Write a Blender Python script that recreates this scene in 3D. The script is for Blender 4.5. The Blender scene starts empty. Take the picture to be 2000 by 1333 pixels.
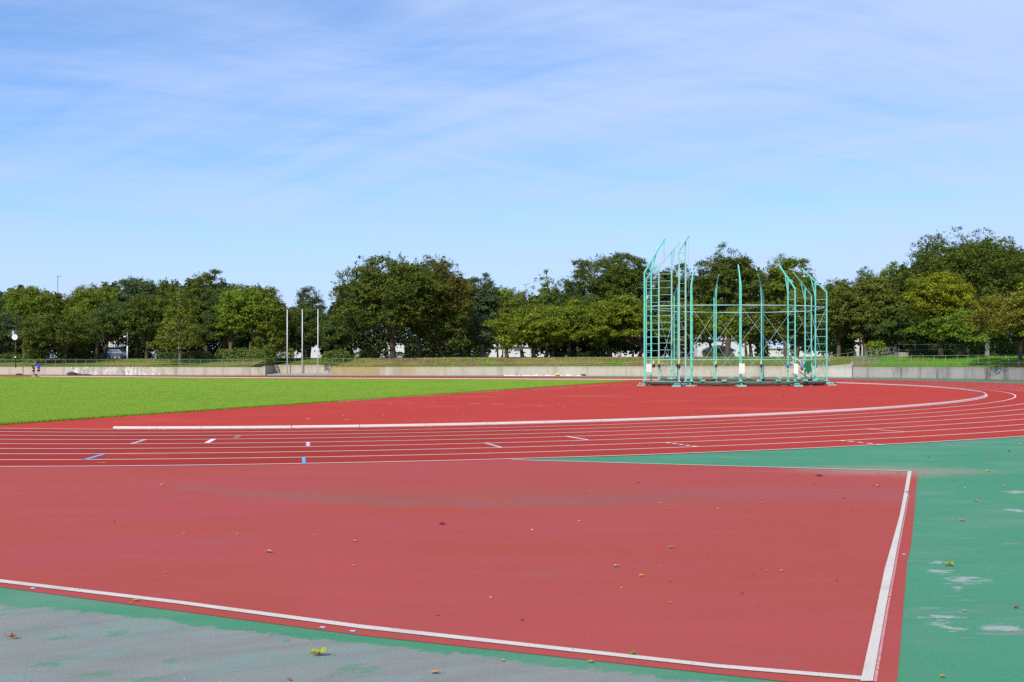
import bpy, bmesh, math, random
import numpy as np
from mathutils import Vector, Matrix

S = bpy.context.scene
COL = S.collection
R = math.radians
# ------------------------------------------------------------------ camera
# focal length in pixels of the 2000 px wide photograph, eye height and horizon row
F, EYE, HZ = 1920.0, 1.97, 702.0
cam = bpy.data.cameras.new("camera")
cam.sensor_width = 36.0
cam.lens = F / 2000.0 * 36.0
cam.shift_y = (HZ - 666.5) / 2000.0
cam.clip_start, cam.clip_end = 0.1, 3000.0
camera = bpy.data.objects.new("camera", cam)
camera.location = (0, 0, EYE)
camera.rotation_euler = (R(90), 0, 0)
COL.objects.link(camera)
S.camera = camera
# ------------------------------------------------------------------ sun
SUN_AZ, SUN_EL = 25.0, 43.0          # azimuth: degrees to the left of straight behind the camera
sun_dir = Vector((-math.sin(R(SUN_AZ)) * math.cos(R(SUN_EL)), -math.cos(R(SUN_AZ)) * math.cos(R(SUN_EL)), math.sin(R(SUN_EL))))
sl = bpy.data.lights.new("sun", 'SUN')
sl.energy = 4.4
sl.angle = R(0.5)
sl.color = (1.0, 0.94, 0.84)
sun = bpy.data.objects.new("sun", sl)
sun.rotation_euler = sun_dir.to_track_quat('Z', 'Y').to_euler()
sun.location = sun_dir * 60
COL.objects.link(sun)
# ------------------------------------------------------------------ world
world = bpy.data.worlds.new("World")
S.world = world
world.use_nodes = True
S.view_settings.view_transform = 'Standard'
S.view_settings.look = 'None'
S.view_settings.exposure = 0.0
S.view_settings.gamma = 1.0
S.cycles.max_bounces = 6
S.cycles.diffuse_bounces = 3
S.cycles.transmission_bounces = 3
S.cycles.glossy_bounces = 2
S.cycles.use_denoising = False
S.cycles.sample_clamp_indirect = 4.0


def nd(nt, typ, ins=None, **props):
    n = nt.nodes.new(typ)
    for k, v in props.items():
        setattr(n, k, v)
    for k, v in (ins or {}).items():
        s = n.inputs[k]
        if isinstance(v, bpy.types.NodeSocket):
            nt.links.new(v, s)
        else:
            if hasattr(s.default_value, '__len__') and not hasattr(v, '__len__'):
                v = [v] * len(s.default_value)
            if hasattr(s.default_value, '__len__') and len(s.default_value) == 4 and len(v) == 3:
                v = (*v, 1)
            s.default_value = v
    return n


def mth(nt, op, a, b=0.0, c=None, clamp=False):
    ins = {0: a, 1: b}
    if c is not None:
        ins[2] = c
    return nd(nt, 'ShaderNodeMath', ins, operation=op, use_clamp=clamp).outputs[0]


def sstep(nt, v, lo, hi, to0=0.0, to1=1.0):
    return nd(nt, 'ShaderNodeMapRange', {'Value': v, 'From Min': lo, 'From Max': hi, 'To Min': to0, 'To Max': to1},
              interpolation_type='SMOOTHSTEP').outputs[0]


def mixc(nt, f, a, b, blend='MIX'):
    n = nd(nt, 'ShaderNodeMix', data_type='RGBA', blend_type=blend, clamp_factor=True)
    for i, v in ((0, f), (6, a), (7, b)):
        if isinstance(v, bpy.types.NodeSocket):
            nt.links.new(v, n.inputs[i])
        else:
            n.inputs[i].default_value = (*v, 1) if hasattr(v, '__len__') and len(v) == 3 else v
    return n.outputs[2]


def noise(nt, vec, scale, detail=3.0, rough=0.55, dist=0.0):
    return nd(nt, 'ShaderNodeTexNoise', {'Vector': vec, 'Scale': scale, 'Detail': detail, 'Roughness': rough, 'Distortion': dist}).outputs[0]


def vmul(nt, v, s):
    return nd(nt, 'ShaderNodeVectorMath', {0: v, 1: s}, operation='MULTIPLY').outputs[0]


def rotz(nt, v, ang):
    return nd(nt, 'ShaderNodeVectorRotate', {'Vector': v, 'Angle': ang}, rotation_type='Z_AXIS').outputs[0]


def xyz(nt, v):
    n = nd(nt, 'ShaderNodeSeparateXYZ', {0: v})
    return n.outputs


def new_mat(name, rough=0.8, spec=0.3):
    m = bpy.data.materials.new(name)
    m.use_nodes = True
    nt = m.node_tree
    b = nt.nodes['Principled BSDF']
    b.inputs['Roughness'].default_value = rough
    b.inputs['Specular IOR Level'].default_value = spec
    P = nd(nt, 'ShaderNodeNewGeometry').outputs['Position']
    return m, nt, b, P


def setc(nt, b, c, key='Base Color'):
    if isinstance(c, bpy.types.NodeSocket):
        nt.links.new(c, b.inputs[key])
    else:
        b.inputs[key].default_value = (*c, 1)


def bump(nt, b, h, strength, dist=0.01):
    n = nd(nt, 'ShaderNodeBump', {'Height': h, 'Strength': strength, 'Distance': dist})
    nt.links.new(n.outputs[0], b.inputs['Normal'])


# sky: physical sky with a veil of thin streaky cirrus over it
nt = world.node_tree
bg = nt.nodes['Background']
sky = nd(nt, 'ShaderNodeTexSky', sky_type='NISHITA')
sky.sun_disc = False
sky.sun_elevation = R(SUN_EL)
sky.sun_rotation = R(180 + SUN_AZ)
sky.altitude = 0
sky.air_density = 1.0
sky.dust_density = 0.35
sky.ozone_density = 2.2
D = nd(nt, 'ShaderNodeTexCoord').outputs['Generated']
dx, dy, dz = xyz(nt, D)
zz = mth(nt, 'ADD', mth(nt, 'MAXIMUM', dz, 0.0), 0.13)
pv = nd(nt, 'ShaderNodeCombineXYZ', {0: mth(nt, 'DIVIDE', dx, zz), 1: mth(nt, 'DIVIDE', dy, zz), 2: 0.0}).outputs[0]
warp = nd(nt, 'ShaderNodeTexNoise', {'Vector': pv, 'Scale': 0.55, 'Detail': 2.0}).outputs['Color']
pw = nd(nt, 'ShaderNodeVectorMath', {0: pv, 1: vmul(nt, warp, (0.9, 0.9, 0.0))}, operation='ADD').outputs[0]
st1 = noise(nt, vmul(nt, rotz(nt, pw, R(-24)), (0.45, 1.7, 1.0)), 1.3, 7.0, 0.62, 0.5)
st2 = noise(nt, vmul(nt, rotz(nt, pw, R(33)), (0.35, 2.6, 1.0)), 1.7, 7.0, 0.6, 0.3)
big = noise(nt, vmul(nt, pv, (0.6, 0.8, 1.0)), 0.7, 3.0, 0.5, 0.2)
veil = mth(nt, 'ADD', mth(nt, 'MULTIPLY', st1, 0.62), mth(nt, 'MULTIPLY', st2, 0.42))
st3 = noise(nt, vmul(nt, rotz(nt, pw, R(-14)), (0.5, 2.4, 1.0)), 4.5, 7.0, 0.66, 0.6)
veil = mth(nt, 'ADD', veil, mth(nt, 'MULTIPLY', mth(nt, 'SUBTRACT', st3, 0.5), 0.17))
veil = mth(nt, 'ADD', veil, mth(nt, 'MULTIPLY', big, 0.42))
veil = mth(nt, 'ADD', veil, mth(nt, 'MULTIPLY', dx, 0.24))
cl = sstep(nt, veil, 0.44, 0.95)
low = sstep(nt, dz, 0.32, 0.0)
cl = mth(nt, 'MULTIPLY', cl, mth(nt, 'ADD', mth(nt, 'MULTIPLY', low, -0.25), 1.0), clamp=True)
SKYK = 0.135
blue = mixc(nt, 1.0, sky.outputs[0], (0.66, 1.03, 1.40), 'MULTIPLY')
cloudc = (4.3, 5.3, 7.7)
bg.inputs['Strength'].default_value = SKYK
blue = mixc(nt, sstep(nt, dz, 0.22, 0.0, 0.0, 0.92), blue, (4.3, 5.45, 7.6))
setc(nt, bg, mixc(nt, mth(nt, 'ADD', mth(nt, 'MULTIPLY', cl, 0.72), 0.13), blue, cloudc), 'Color')


# ------------------------------------------------------------------ helpers
def G(x, y, Z=0.0):
    """ground point seen at a pixel of the survey photograph"""
    d = F * (EYE - Z) / (y - HZ)
    return ((x - 1000.0) * d / F, d)


def XD(x, d):
    return (x - 1000.0) * d / F


def ZD(y, d):
    return EYE + (HZ - y) * d / F


def tag(o, label=None, cat=None, group=None, kind=None):
    if label: o['label'] = label
    if cat: o['category'] = cat
    if group: o['group'] = group
    if kind: o['kind'] = kind
    return o


def empty(name, loc=(0, 0, 0), rz=0.0):
    o = bpy.data.objects.new(name, None)
    o.empty_display_size = 0.3
    o.location = loc
    o.rotation_euler = (0, 0, rz)
    COL.objects.link(o)
    return o


class MB:
    """collects simple shapes and links them as one mesh object"""
    def __init__(self):
        self.v, self.f = [], []

    def add(self, vs, fs):
        k = len(self.v)
        self.v += [tuple(p) for p in vs]
        self.f += [tuple(i + k for i in q) for q in fs]

    def box(self, c, s, rz=0.0, M=None):
        vs = []
        for sx in (-.5, .5):
            for sy in (-.5, .5):
                for sz in (-.5, .5):
                    p = Vector((sx * s[0], sy * s[1], sz * s[2]))
                    if M is not None: p = M @ p
                    elif rz: p = Matrix.Rotation(rz, 3, 'Z') @ p
                    vs.append(p + Vector(c))
        self.add(vs, [(0, 1, 3, 2), (4, 6, 7, 5), (0, 4, 5, 1), (2, 3, 7, 6), (0, 2, 6, 4), (1, 5, 7, 3)])
        return self

    def beam(self, a, b, w, h=None):
        a, b = Vector(a), Vector(b)
        d = b - a
        L = d.length
        if L < 1e-6: return self
        q = d.to_track_quat('Z', 'Y').to_matrix()
        return self.box((a + b) / 2, (w, h or w, L), M=q)

    def tube(self, pts, r, n=8, caps=True):
        pts = [Vector(p) for p in pts]
        rs = r if hasattr(r, '__len__') else [r] * len(pts)
        k = len(self.v)
        up = None
        for i, p in enumerate(pts):
            t = (pts[min(i + 1, len(pts) - 1)] - pts[max(i - 1, 0)]).normalized()
            if up is None:
                up = Vector((0, 1, 0)) if abs(t.z) > .9 else Vector((0, 0, 1))
            u = t.cross(up)
            if u.length < 1e-5: u = t.cross(Vector((1, 0, 0)))
            u.normalize()
            w = t.cross(u).normalized()
            for j in range(n):
                a = 2 * math.pi * j / n
                self.v.append(tuple(p + (u * math.cos(a) + w * math.sin(a)) * rs[i]))
        for i in range(len(pts) - 1):
            for j in range(n):
                a, b = k + i * n + j, k + i * n + (j + 1) % n
                self.f.append((a, b, b + n, a + n))
        if caps:
            self.f.append(tuple(k + j for j in reversed(range(n))))
            self.f.append(tuple(k + (len(pts) - 1) * n + j for j in range(n)))
        return self

    def prism(self, poly, z0, z1):
        n = len(poly)
        vs = [(x, y, z0) for x, y in poly] + [(x, y, z1) for x, y in poly]
        fs = [tuple(reversed(range(n))), tuple(range(n, 2 * n))] + [(i, (i + 1) % n, n + (i + 1) % n, n + i) for i in range(n)]
        self.add(vs, fs)
        return self

    def sheet(self, poly, z):
        self.add([(x, y, z) for x, y in poly], [tuple(range(len(poly)))])
        return self

    def ribbon(self, A, B, z):
        """strip between two polylines lying flat at height z"""
        n = len(A)
        self.add([(p[0], p[1], z) for p in A] + [(p[0], p[1], z) for p in B],
                 [(i, i + 1, n + i + 1, n + i) for i in range(n - 1)])
        return self

    def lathe(self, prof, c, n=16):
        k = len(self.v)
        for r, z in prof:
            for j in range(n):
                a = 2 * math.pi * j / n
                self.v.append((c[0] + r * math.cos(a), c[1] + r * math.sin(a), c[2] + z))
        for i in range(len(prof) - 1):
            for j in range(n):
                a, b = k + i * n + j, k + i * n + (j + 1) % n
                self.f.append((a, b, b + n, a + n))
        return self

    def build(self, name, mat, parent=None, smooth=False, bevel=0.0):
        me = bpy.data.meshes.new(name)
        me.from_pydata(self.v, [], self.f)
        if smooth:
            me.shade_smooth()
        me.materials.append(mat)
        bm = bmesh.new()
        bm.from_mesh(me)
        bmesh.ops.recalc_face_normals(bm, faces=bm.faces)
        bm.to_mesh(me)
        bm.free()
        o = bpy.data.objects.new(name, me)
        COL.objects.link(o)
        if parent is not None:
            o.parent = parent
            o.matrix_parent_inverse = parent.matrix_basis.inverted()
        if bevel:
            md = o.modifiers.new('bevel', 'BEVEL')
            md.width = bevel
            md.segments = 2
            md.limit_method = 'ANGLE'
        return o


def flat_up(o):
    """make a ground sheet face upwards"""
    me = o.data
    bm = bmesh.new(); bm.from_mesh(me)
    for f in bm.faces:
        f.normal_update()
        if f.normal.z < 0: f.normal_flip()
    bm.to_mesh(me); bm.free()
    return o


def quads_mesh(name, V, mat, parent=None):
    """V: (N,4,3) array of leaf quads -> one mesh object"""
    n = len(V)
    me = bpy.data.meshes.new(name)
    me.vertices.add(n * 4)
    me.vertices.foreach_set('co', V.reshape(-1).astype(np.float32))
    me.loops.add(n * 4)
    me.loops.foreach_set('vertex_index', np.arange(n * 4, dtype=np.int32))
    me.polygons.add(n)
    me.polygons.foreach_set('loop_start', np.arange(0, n * 4, 4, dtype=np.int32))
    me.update(calc_edges=True)
    me.validate()
    me.materials.append(mat)
    o = bpy.data.objects.new(name, me)
    COL.objects.link(o)
    if parent is not None:
        o.parent = parent
        o.matrix_parent_inverse = parent.matrix_basis.inverted()
    return o


def unit(a):
    return a / np.maximum(np.linalg.norm(a, axis=-1, keepdims=True), 1e-9)


def leaf_quads(rng, C, Nrm, size, aspect=0.62):
    """rhombic leaf sprays centred on C, facing Nrm, random in-plane turn"""
    n = len(C)
    Nrm = unit(Nrm)
    t = unit(np.cross(Nrm, rng.normal(size=(n, 3))))
    b = np.cross(Nrm, t)
    s = np.asarray(size).reshape(-1, 1) * np.ones((n, 1))
    w = s * aspect * rng.uniform(.7, 1.3, (n, 1))
    k = rng.uniform(-.25, .25, (n, 1))
    fold = Nrm * s * rng.uniform(-.18, .18, (n, 1))
    return np.stack([C - t * s * .5, C + b * w * .5 + t * s * k + fold, C + t * s * .5, C - b * w * .5 + t * s * k + fold], 1)
# ================================================================== ground materials
def speckle(nt, P, sc=260.0):
    return noise(nt, P, sc, 2.0, 0.7)


def rubber(name, base, dark, light, rough=0.75, extra=None):
    m, nt, b, P = new_mat(name, 0.95, 0.06)
    n1 = noise(nt, P, 0.22, 4.0, 0.6, 0.4)
    n2 = noise(nt, vmul(nt, P, (0.5, 2.4, 1)), 0.8, 4.0, 0.6, 0.2)
    c = mixc(nt, sstep(nt, n1, 0.35, 0.7), dark, base)
    c = mixc(nt, mth(nt, 'MULTIPLY', sstep(nt, n2, 0.45, 0.75), 0.6), c, light)
    if extra: c = extra(nt, P, c)
    gr = noise(nt, P, 85.0, 2.0, 0.6)
    c = mixc(nt, sstep(nt, gr, 0.54, 0.72, 0.0, 0.6), c, mixc(nt, 1.0, c, (0.78, 0.74, 0.74), 'MULTIPLY'))
    c = mixc(nt, sstep(nt, gr, 0.44, 0.26, 0.0, 0.6), c, mixc(nt, 1.0, c, (1.14, 1.2, 1.2), 'MULTIPLY'))
    sp = speckle(nt, P, 190.0)
    c = mixc(nt, sstep(nt, sp, 0.60, 0.78), c, mixc(nt, 0.55, c, (0.02, 0.012, 0.012)))
    c = mixc(nt, sstep(nt, sp, 0.36, 0.22), c, mixc(nt, 0.16, c, (0.75, 0.42, 0.36)))
    setc(nt, b, c)
    bump(nt, b, noise(nt, P, 150.0, 3.0, 0.7), 0.55, 0.004)
    return m


def dusty(nt, P, c):
    """tan dust blown against the far corner of the run-up area"""
    x, y, z = xyz(nt, P)
    dx_ = mth(nt, 'DIVIDE', mth(nt, 'SUBTRACT', x, 6.6), 2.3)
    dy_ = mth(nt, 'DIVIDE', mth(nt, 'SUBTRACT', y, 17.35), 1.25)
    r = mth(nt, 'SQRT', mth(nt, 'ADD', mth(nt, 'MULTIPLY', dx_, dx_), mth(nt, 'MULTIPLY', dy_, dy_)))
    r = mth(nt, 'ADD', r, mth(nt, 'MULTIPLY', mth(nt, 'SUBTRACT', noise(nt, P, 1.3, 4.0), 0.5), 1.0))
    return mixc(nt, mth(nt, 'MULTIPLY', sstep(nt, r, 1.0, 0.15), 0.62), c, (0.33, 0.25, 0.2))


def runup_extra(nt, P, c):
    x, y, z = xyz(nt, P)
    nn = noise(nt, P, 0.9, 4.0, 0.6)
    # grey dirt trail left by run-off water
    q = mth(nt, 'ADD', x, 0.3)
    yc = mth(nt, 'ADD', mth(nt, 'MULTIPLY', mth(nt, 'MULTIPLY', q, q), 0.082), 13.42)
    v = mth(nt, 'ABSOLUTE', mth(nt, 'SUBTRACT', mth(nt, 'ADD', y, mth(nt, 'MULTIPLY', mth(nt, 'SUBTRACT', nn, 0.5), 0.6)), yc))
    m = sstep(nt, v, 0.60, 0.05)
    m = mth(nt, 'MULTIPLY', m, sstep(nt, x, -5.35, -5.0))
    m = mth(nt, 'MULTIPLY', m, sstep(nt, x, 4.4, 0.5))
    c = mixc(nt, mth(nt, 'MULTIPLY', m, 0.46), c, (0.23, 0.115, 0.095))
    # broad faint damp veil
    uv_ = noise(nt, vmul(nt, P, (0.35, 0.8, 1)), 0.5, 4.0, 0.6, 0.5)
    c = mixc(nt, mth(nt, 'MULTIPLY', sstep(nt, uv_, 0.42, 0.62), 0.35), c, (0.40, 0.074, 0.090))
    v2 = mth(nt, 'ABSOLUTE', mth(nt, 'SUBTRACT', mth(nt, 'ADD', y, mth(nt, 'MULTIPLY', nn, 2.2)), 15.4))
    m2 = mth(nt, 'MULTIPLY', sstep(nt, v2, 1.6, 0.1), sstep(nt, x, -8.0, 2.0))
    c = mixc(nt, mth(nt, 'MULTIPLY', m2, 0.22), c, (0.22, 0.12, 0.1))
    # smudges
    s = noise(nt, vmul(nt, P, (0.6, 1.2, 1)), 0.75, 5.0, 0.62, 0.8)
    c = mixc(nt, mth(nt, 'MULTIPLY', sstep(nt, s, 0.56, 0.72), 0.2), c, (0.24, 0.12, 0.1))
    s2 = noise(nt, vmul(nt, P, (0.4, 1.6, 1)), 2.2, 4.0, 0.6, 0.4)
    c = mixc(nt, mth(nt, 'MULTIPLY', sstep(nt, s2, 0.50, 0.80), 0.16), c, (0.46, 0.095, 0.11))
    return dusty(nt, P, c)


M_runup = rubber('runup_rubber', (0.382, 0.072, 0.057), (0.366, 0.068, 0.053), (0.396, 0.079, 0.069), extra=runup_extra)


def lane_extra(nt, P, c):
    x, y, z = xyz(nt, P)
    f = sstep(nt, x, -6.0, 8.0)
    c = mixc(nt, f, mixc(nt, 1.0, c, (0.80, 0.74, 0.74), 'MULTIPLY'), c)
    s = noise(nt, vmul(nt, P, (0.25, 0.6, 1)), 0.8, 4.0, 0.6, 0.5)
    c = mixc(nt, mth(nt, 'MULTIPLY', sstep(nt, s, 0.58, 0.72), 0.35), c, (0.5, 0.085, 0.05))
    return c


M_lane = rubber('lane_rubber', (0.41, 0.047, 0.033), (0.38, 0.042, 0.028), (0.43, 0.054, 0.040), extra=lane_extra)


def dzone_extra(nt, P, c):
    s = noise(nt, vmul(nt, P, (0.14, 0.5, 1)), 0.6, 4.0, 0.6, 0.6)
    c = mixc(nt, mth(nt, 'MULTIPLY', sstep(nt, s, 0.57, 0.66), 0.6), c, (0.52, 0.085, 0.045))
    s2 = noise(nt, vmul(nt, P, (0.1, 0.3, 1)), 0.5, 4.0, 0.6, 0.6)
    return mixc(nt, mth(nt, 'MULTIPLY', sstep(nt, s2, 0.60, 0.72), 0.35), c, (0.36, 0.1, 0.085))


M_dzone = rubber('infield_rubber', (0.455, 0.050, 0.036), (0.43, 0.046, 0.032), (0.47, 0.058, 0.043), extra=dzone_extra)

# ---- green painted asphalt, worn to the grey underneath
m, nt, b, P = new_mat('green_asphalt', 0.92, 0.08)
x, y, z = xyz(nt, P)
n1 = noise(nt, P, 0.35, 4.0, 0.6)
green = mixc(nt, n1, (0.056, 0.222, 0.120), (0.084, 0.288, 0.165))
leftish = sstep(nt, x, 3.5, 1.0)
green = mixc(nt, mth(nt, 'MULTIPLY', leftish, 0.85), green, (0.072, 0.250, 0.130))
sm = noise(nt, vmul(nt, P, (0.5, 1.5, 1)), 0.8, 5.0, 0.6, 0.5)
green = mixc(nt, mth(nt, 'MULTIPLY', sstep(nt, sm, 0.46, 0.70), 0.55), green, (0.15, 0.27, 0.20))
sm2 = noise(nt, vmul(nt, P, (0.7, 2.4, 1)), 1.1, 5.0, 0.65, 0.5)
green = mixc(nt, mth(nt, 'MULTIPLY', sstep(nt, sm2, 0.55, 0.72), 0.35), green, (0.055, 0.185, 0.115))
far_ = sstep(nt, y, 45.0, 85.0)
green = mixc(nt, far_, green, (0.11, 0.2, 0.14))
# worn strip: signed distance from the ragged edge, measured across the run-up edge
ax, ay = G(0, 1178); bx, by = G(1380, 1333)
L_ = math.hypot(bx - ax, by - ay); nx_, ny_ = (by - ay) / L_, -(bx - ax) / L_
sd = mth(nt, 'ADD', mth(nt, 'MULTIPLY', mth(nt, 'SUBTRACT', x, ax), nx_), mth(nt, 'MULTIPLY', mth(nt, 'SUBTRACT', y, ay), ny_))
rag = noise(nt, P, 2.2, 6.0, 0.7)
rag2 = noise(nt, vmul(nt, rotz(nt, P, R(-35)), (1.0, 1.8, 1.0)), 6.0, 5.0, 0.75)
sdn = mth(nt, 'ADD', sd, mth(nt, 'MULTIPLY', mth(nt, 'SUBTRACT', rag, 0.5), -0.45))
sdn = mth(nt, 'ADD', sdn, mth(nt, 'MULTIPLY', mth(nt, 'SUBTRACT', rag2, 0.5), -0.28))
worn = sstep(nt, sdn, -0.02, 0.035)
fl = noise(nt, vmul(nt, rotz(nt, P, R(-28)), (0.8, 1.9, 1.0)), 1.5, 7.0, 0.72, 0.4)
flk = mth(nt, 'MULTIPLY', sstep(nt, fl, 0.585, 0.66), 0.8)
worn = mth(nt, 'MULTIPLY', worn, mth(nt, 'SUBTRACT', 1.0, flk))
# long scuffs on the right apron
sc_ = noise(nt, vmul(nt, P, (1.1, 6.5, 1.0)), 0.9, 6.0, 0.66, 0.25)
zone = noise(nt, vmul(nt, P, (1.0, 1.0, 1.0)), 0.42, 2.0, 0.5)
scf = mth(nt, 'ADD', sc_, mth(nt, 'MULTIPLY', mth(nt, 'SUBTRACT', zone, 0.5), 0.55))
scf = mth(nt, 'MULTIPLY', sstep(nt, scf, 0.655, 0.68), sstep(nt, x, 2.9, 3.3))
scf = mth(nt, 'MULTIPLY', scf, sstep(nt, y, 15.5, 13.5))
worn = mth(nt, 'MAXIMUM', worn, mth(nt, 'MULTIPLY', scf, 0.9))
# scuffed-through patches on the right apron
scn = noise(nt, vmul(nt, P, (1.3, 4.2, 1.0)), 2.3, 8.0, 0.74, 0.15)
scuff = 0.0
for px_, py_, hw_, hh_ in ((1895, 1133, 60, 14), (1838, 1117, 40, 5), (1845, 1222, 45, 22), (1965, 1226, 60, 11), (1835, 1204, 45, 7), (1872, 1152, 26, 8), (1830, 1098, 24, 5), (1985, 998, 30, 5), (1985, 962, 45, 5)):
    q0, q1 = G(px_ - hw_, py_), G(px_ + hw_, py_)
    qa, qb = G(px_, py_ - hh_), G(px_, py_ + hh_)
    ex = mth(nt, 'DIVIDE', mth(nt, 'SUBTRACT', x, (q0[0] + q1[0]) / 2), (q1[0] - q0[0]) / 2)
    ey = mth(nt, 'DIVIDE', mth(nt, 'SUBTRACT', y, q0[1]), (qa[1] - qb[1]) / 2)
    er = mth(nt, 'SQRT', mth(nt, 'ADD', mth(nt, 'MULTIPLY', ex, ex), mth(nt, 'MULTIPLY', ey, ey)))
    er = mth(nt, 'ADD', er, mth(nt, 'MULTIPLY', mth(nt, 'SUBTRACT', scn, 0.435), 5.5))
    scuff = mth(nt, 'MAXIMUM', scuff, sstep(nt, er, 0.80, 0.66, 0.0, 0.92))
greyn = noise(nt, vmul(nt, rotz(nt, P, R(-25)), (0.8, 2.4, 1.0)), 1.6, 5.0, 0.6, 0.4)
grey = mixc(nt, greyn, (0.165, 0.174, 0.165), (0.298, 0.305, 0.272))
gtint = sstep(nt, noise(nt, vmul(nt, rotz(nt, P, R(-28)), (0.7, 2.0, 1.0)), 0.9, 5.0, 0.7), 0.46, 0.68)
grey = mixc(nt, mth(nt, 'MULTIPLY', gtint, 0.5), grey, (0.19, 0.33, 0.27))
fleck = 0.0
for px_, py_, hw_, hh_ in ((95, 1297, 45, 9), (335, 1293, 22, 7), (345, 1289, 40, 5), (700, 1308, 60, 14), (222, 1239, 35, 8), (195, 1318, 50, 8), (290, 1328, 50, 8), (560, 1252, 10, 7)):
    q0, q1 = G(px_ - hw_, py_), G(px_ + hw_, py_)
    qa, qb = G(px_, py_ - hh_), G(px_, py_ + hh_)
    ex = mth(nt, 'DIVIDE', mth(nt, 'SUBTRACT', x, (q0[0] + q1[0]) / 2), (q1[0] - q0[0]) / 2)
    ey = mth(nt, 'DIVIDE', mth(nt, 'SUBTRACT', y, q0[1]), (qa[1] - qb[1]) / 2)
    er = mth(nt, 'SQRT', mth(nt, 'ADD', mth(nt, 'MULTIPLY', ex, ex), mth(nt, 'MULTIPLY', ey, ey)))
    er = mth(nt, 'ADD', er, mth(nt, 'MULTIPLY', mth(nt, 'SUBTRACT', rag2, 0.47), 5.0))
    fleck = mth(nt, 'MAXIMUM', fleck, sstep(nt, er, 1.05, 0.35, 0.0, 0.62))
worn = mth(nt, 'MULTIPLY', worn, mth(nt, 'SUBTRACT', 1.0, fleck))
c = mixc(nt, worn, green, grey)
c = mixc(nt, scuff, c, (0.34, 0.37, 0.345))
c = dusty(nt, P, c)
gr = noise(nt, P, 62.0, 2.0, 0.65)
c = mixc(nt, sstep(nt, gr, 0.53, 0.72, 0.0, 0.75), c, mixc(nt, 1.0, c, (0.66, 0.68, 0.70), 'MULTIPLY'))
c = mixc(nt, sstep(nt, gr, 0.45, 0.26, 0.0, 0.75), c, mixc(nt, 1.0, c, (1.35, 1.28, 1.28), 'MULTIPLY'))
sp = speckle(nt, P, 150.0)
c = mixc(nt, sstep(nt, sp, 0.58, 0.74), c, mixc(nt, 0.6, c, (0.015, 0.03, 0.03)))
c = mixc(nt, sstep(nt, sp, 0.36, 0.24), c, mixc(nt, 0.22, c, (0.7, 0.72, 0.68)))
setc(nt, b, c)
bump(nt, b, noise(nt, P, 110.0, 3.0, 0.7), 0.9, 0.006)
M_green = m

m, nt, b, P = new_mat('line_paint', 0.65, 0.3)
wn = noise(nt, P, 75.0, 3.0, 0.7)
w2 = noise(nt, P, 3.0, 3.0, 0.6)
c = mixc(nt, w2, (0.66, 0.61, 0.52), (0.54, 0.49, 0.42))
c = mixc(nt, sstep(nt, wn, 0.56, 0.66), c, (0.42, 0.26, 0.23))
grime = noise(nt, P, 1.7, 5.0, 0.7)
c = mixc(nt, sstep(nt, grime, 0.5, 0.72, 0.0, 0.4), c, (0.42, 0.32, 0.27))
setc(nt, b, c)
bump(nt, b, noise(nt, P, 150.0, 3.0, 0.7), 0.5, 0.004)
M_line = m
m, nt, b, P = new_mat('lane_line_paint', 0.8, 0.1)
c = mixc(nt, noise(nt, P, 1.5, 3.0, 0.6), (0.90, 0.80, 0.76), (0.78, 0.60, 0.57))
setc(nt, b, c); M_lline = m
m, nt, b, P = new_mat('faded_line_paint', 0.7, 0.3)
c = mixc(nt, sstep(nt, noise(nt, P, 60.0, 3.0, 0.7), 0.42, 0.6), (0.58, 0.30, 0.29), (0.46, 0.12, 0.12))
setc(nt, b, c); M_fade = m
m, nt, b, P = new_mat('blue_paint', 0.65, 0.3)
setc(nt, b, mixc(nt, noise(nt, P, 3.0, 3.0), (0.10, 0.36, 0.72), (0.14, 0.40, 0.74))); M_blue = m
m, nt, b, P = new_mat('olive_paint', 0.65, 0.3)
setc(nt, b, mixc(nt, noise(nt, P, 3.0, 3.0), (0.30, 0.14, 0.06), (0.36, 0.17, 0.08))); M_olive = m
m, nt, b, P = new_mat('lavender_paint', 0.65, 0.3)
setc(nt, b, mixc(nt, noise(nt, P, 60.0, 3.0), (0.34, 0.34, 0.58), (0.5, 0.48, 0.66))); M_lav = m

# ---- infield turf
m, nt, b, P = new_mat('turf', 0.85, 0.15)
a1 = noise(nt, P, 0.09, 3.0, 0.6)
a2 = noise(nt, vmul(nt, P, (1.0, 0.35, 1.0)), 1.1, 5.0, 0.7, 0.4)
a3 = noise(nt, P, 7.0, 4.0, 0.7)
c = mixc(nt, sstep(nt, a1, 0.35, 0.65), (0.170, 0.315, 0.019), (0.218, 0.35, 0.023))
c = mixc(nt, sstep(nt, a2, 0.40, 0.70), c, (0.26, 0.37, 0.038))
c = mixc(nt, mth(nt, 'MULTIPLY', sstep(nt, a3, 0.55, 0.75), 0.6), c, (0.13, 0.27, 0.018))
bald = noise(nt, vmul(nt, P, (1.0, 0.5, 1.0)), 0.45, 4.0, 0.6)
c = mixc(nt, mth(nt, 'MULTIPLY', sstep(nt, bald, 0.64, 0.72), 0.5), c, (0.36, 0.34, 0.12))
dk = noise(nt, vmul(nt, P, (0.7, 0.5, 1.0)), 0.6, 3.0, 0.6)
c = mixc(nt, mth(nt, 'MULTIPLY', sstep(nt, dk, 0.62, 0.70), 0.55), c, (0.05, 0.15, 0.012))
setc(nt, b, c)
bump(nt, b, noise(nt, P, 30.0, 4.0, 0.8), 0.8, 0.05)
M_turf = m


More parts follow.
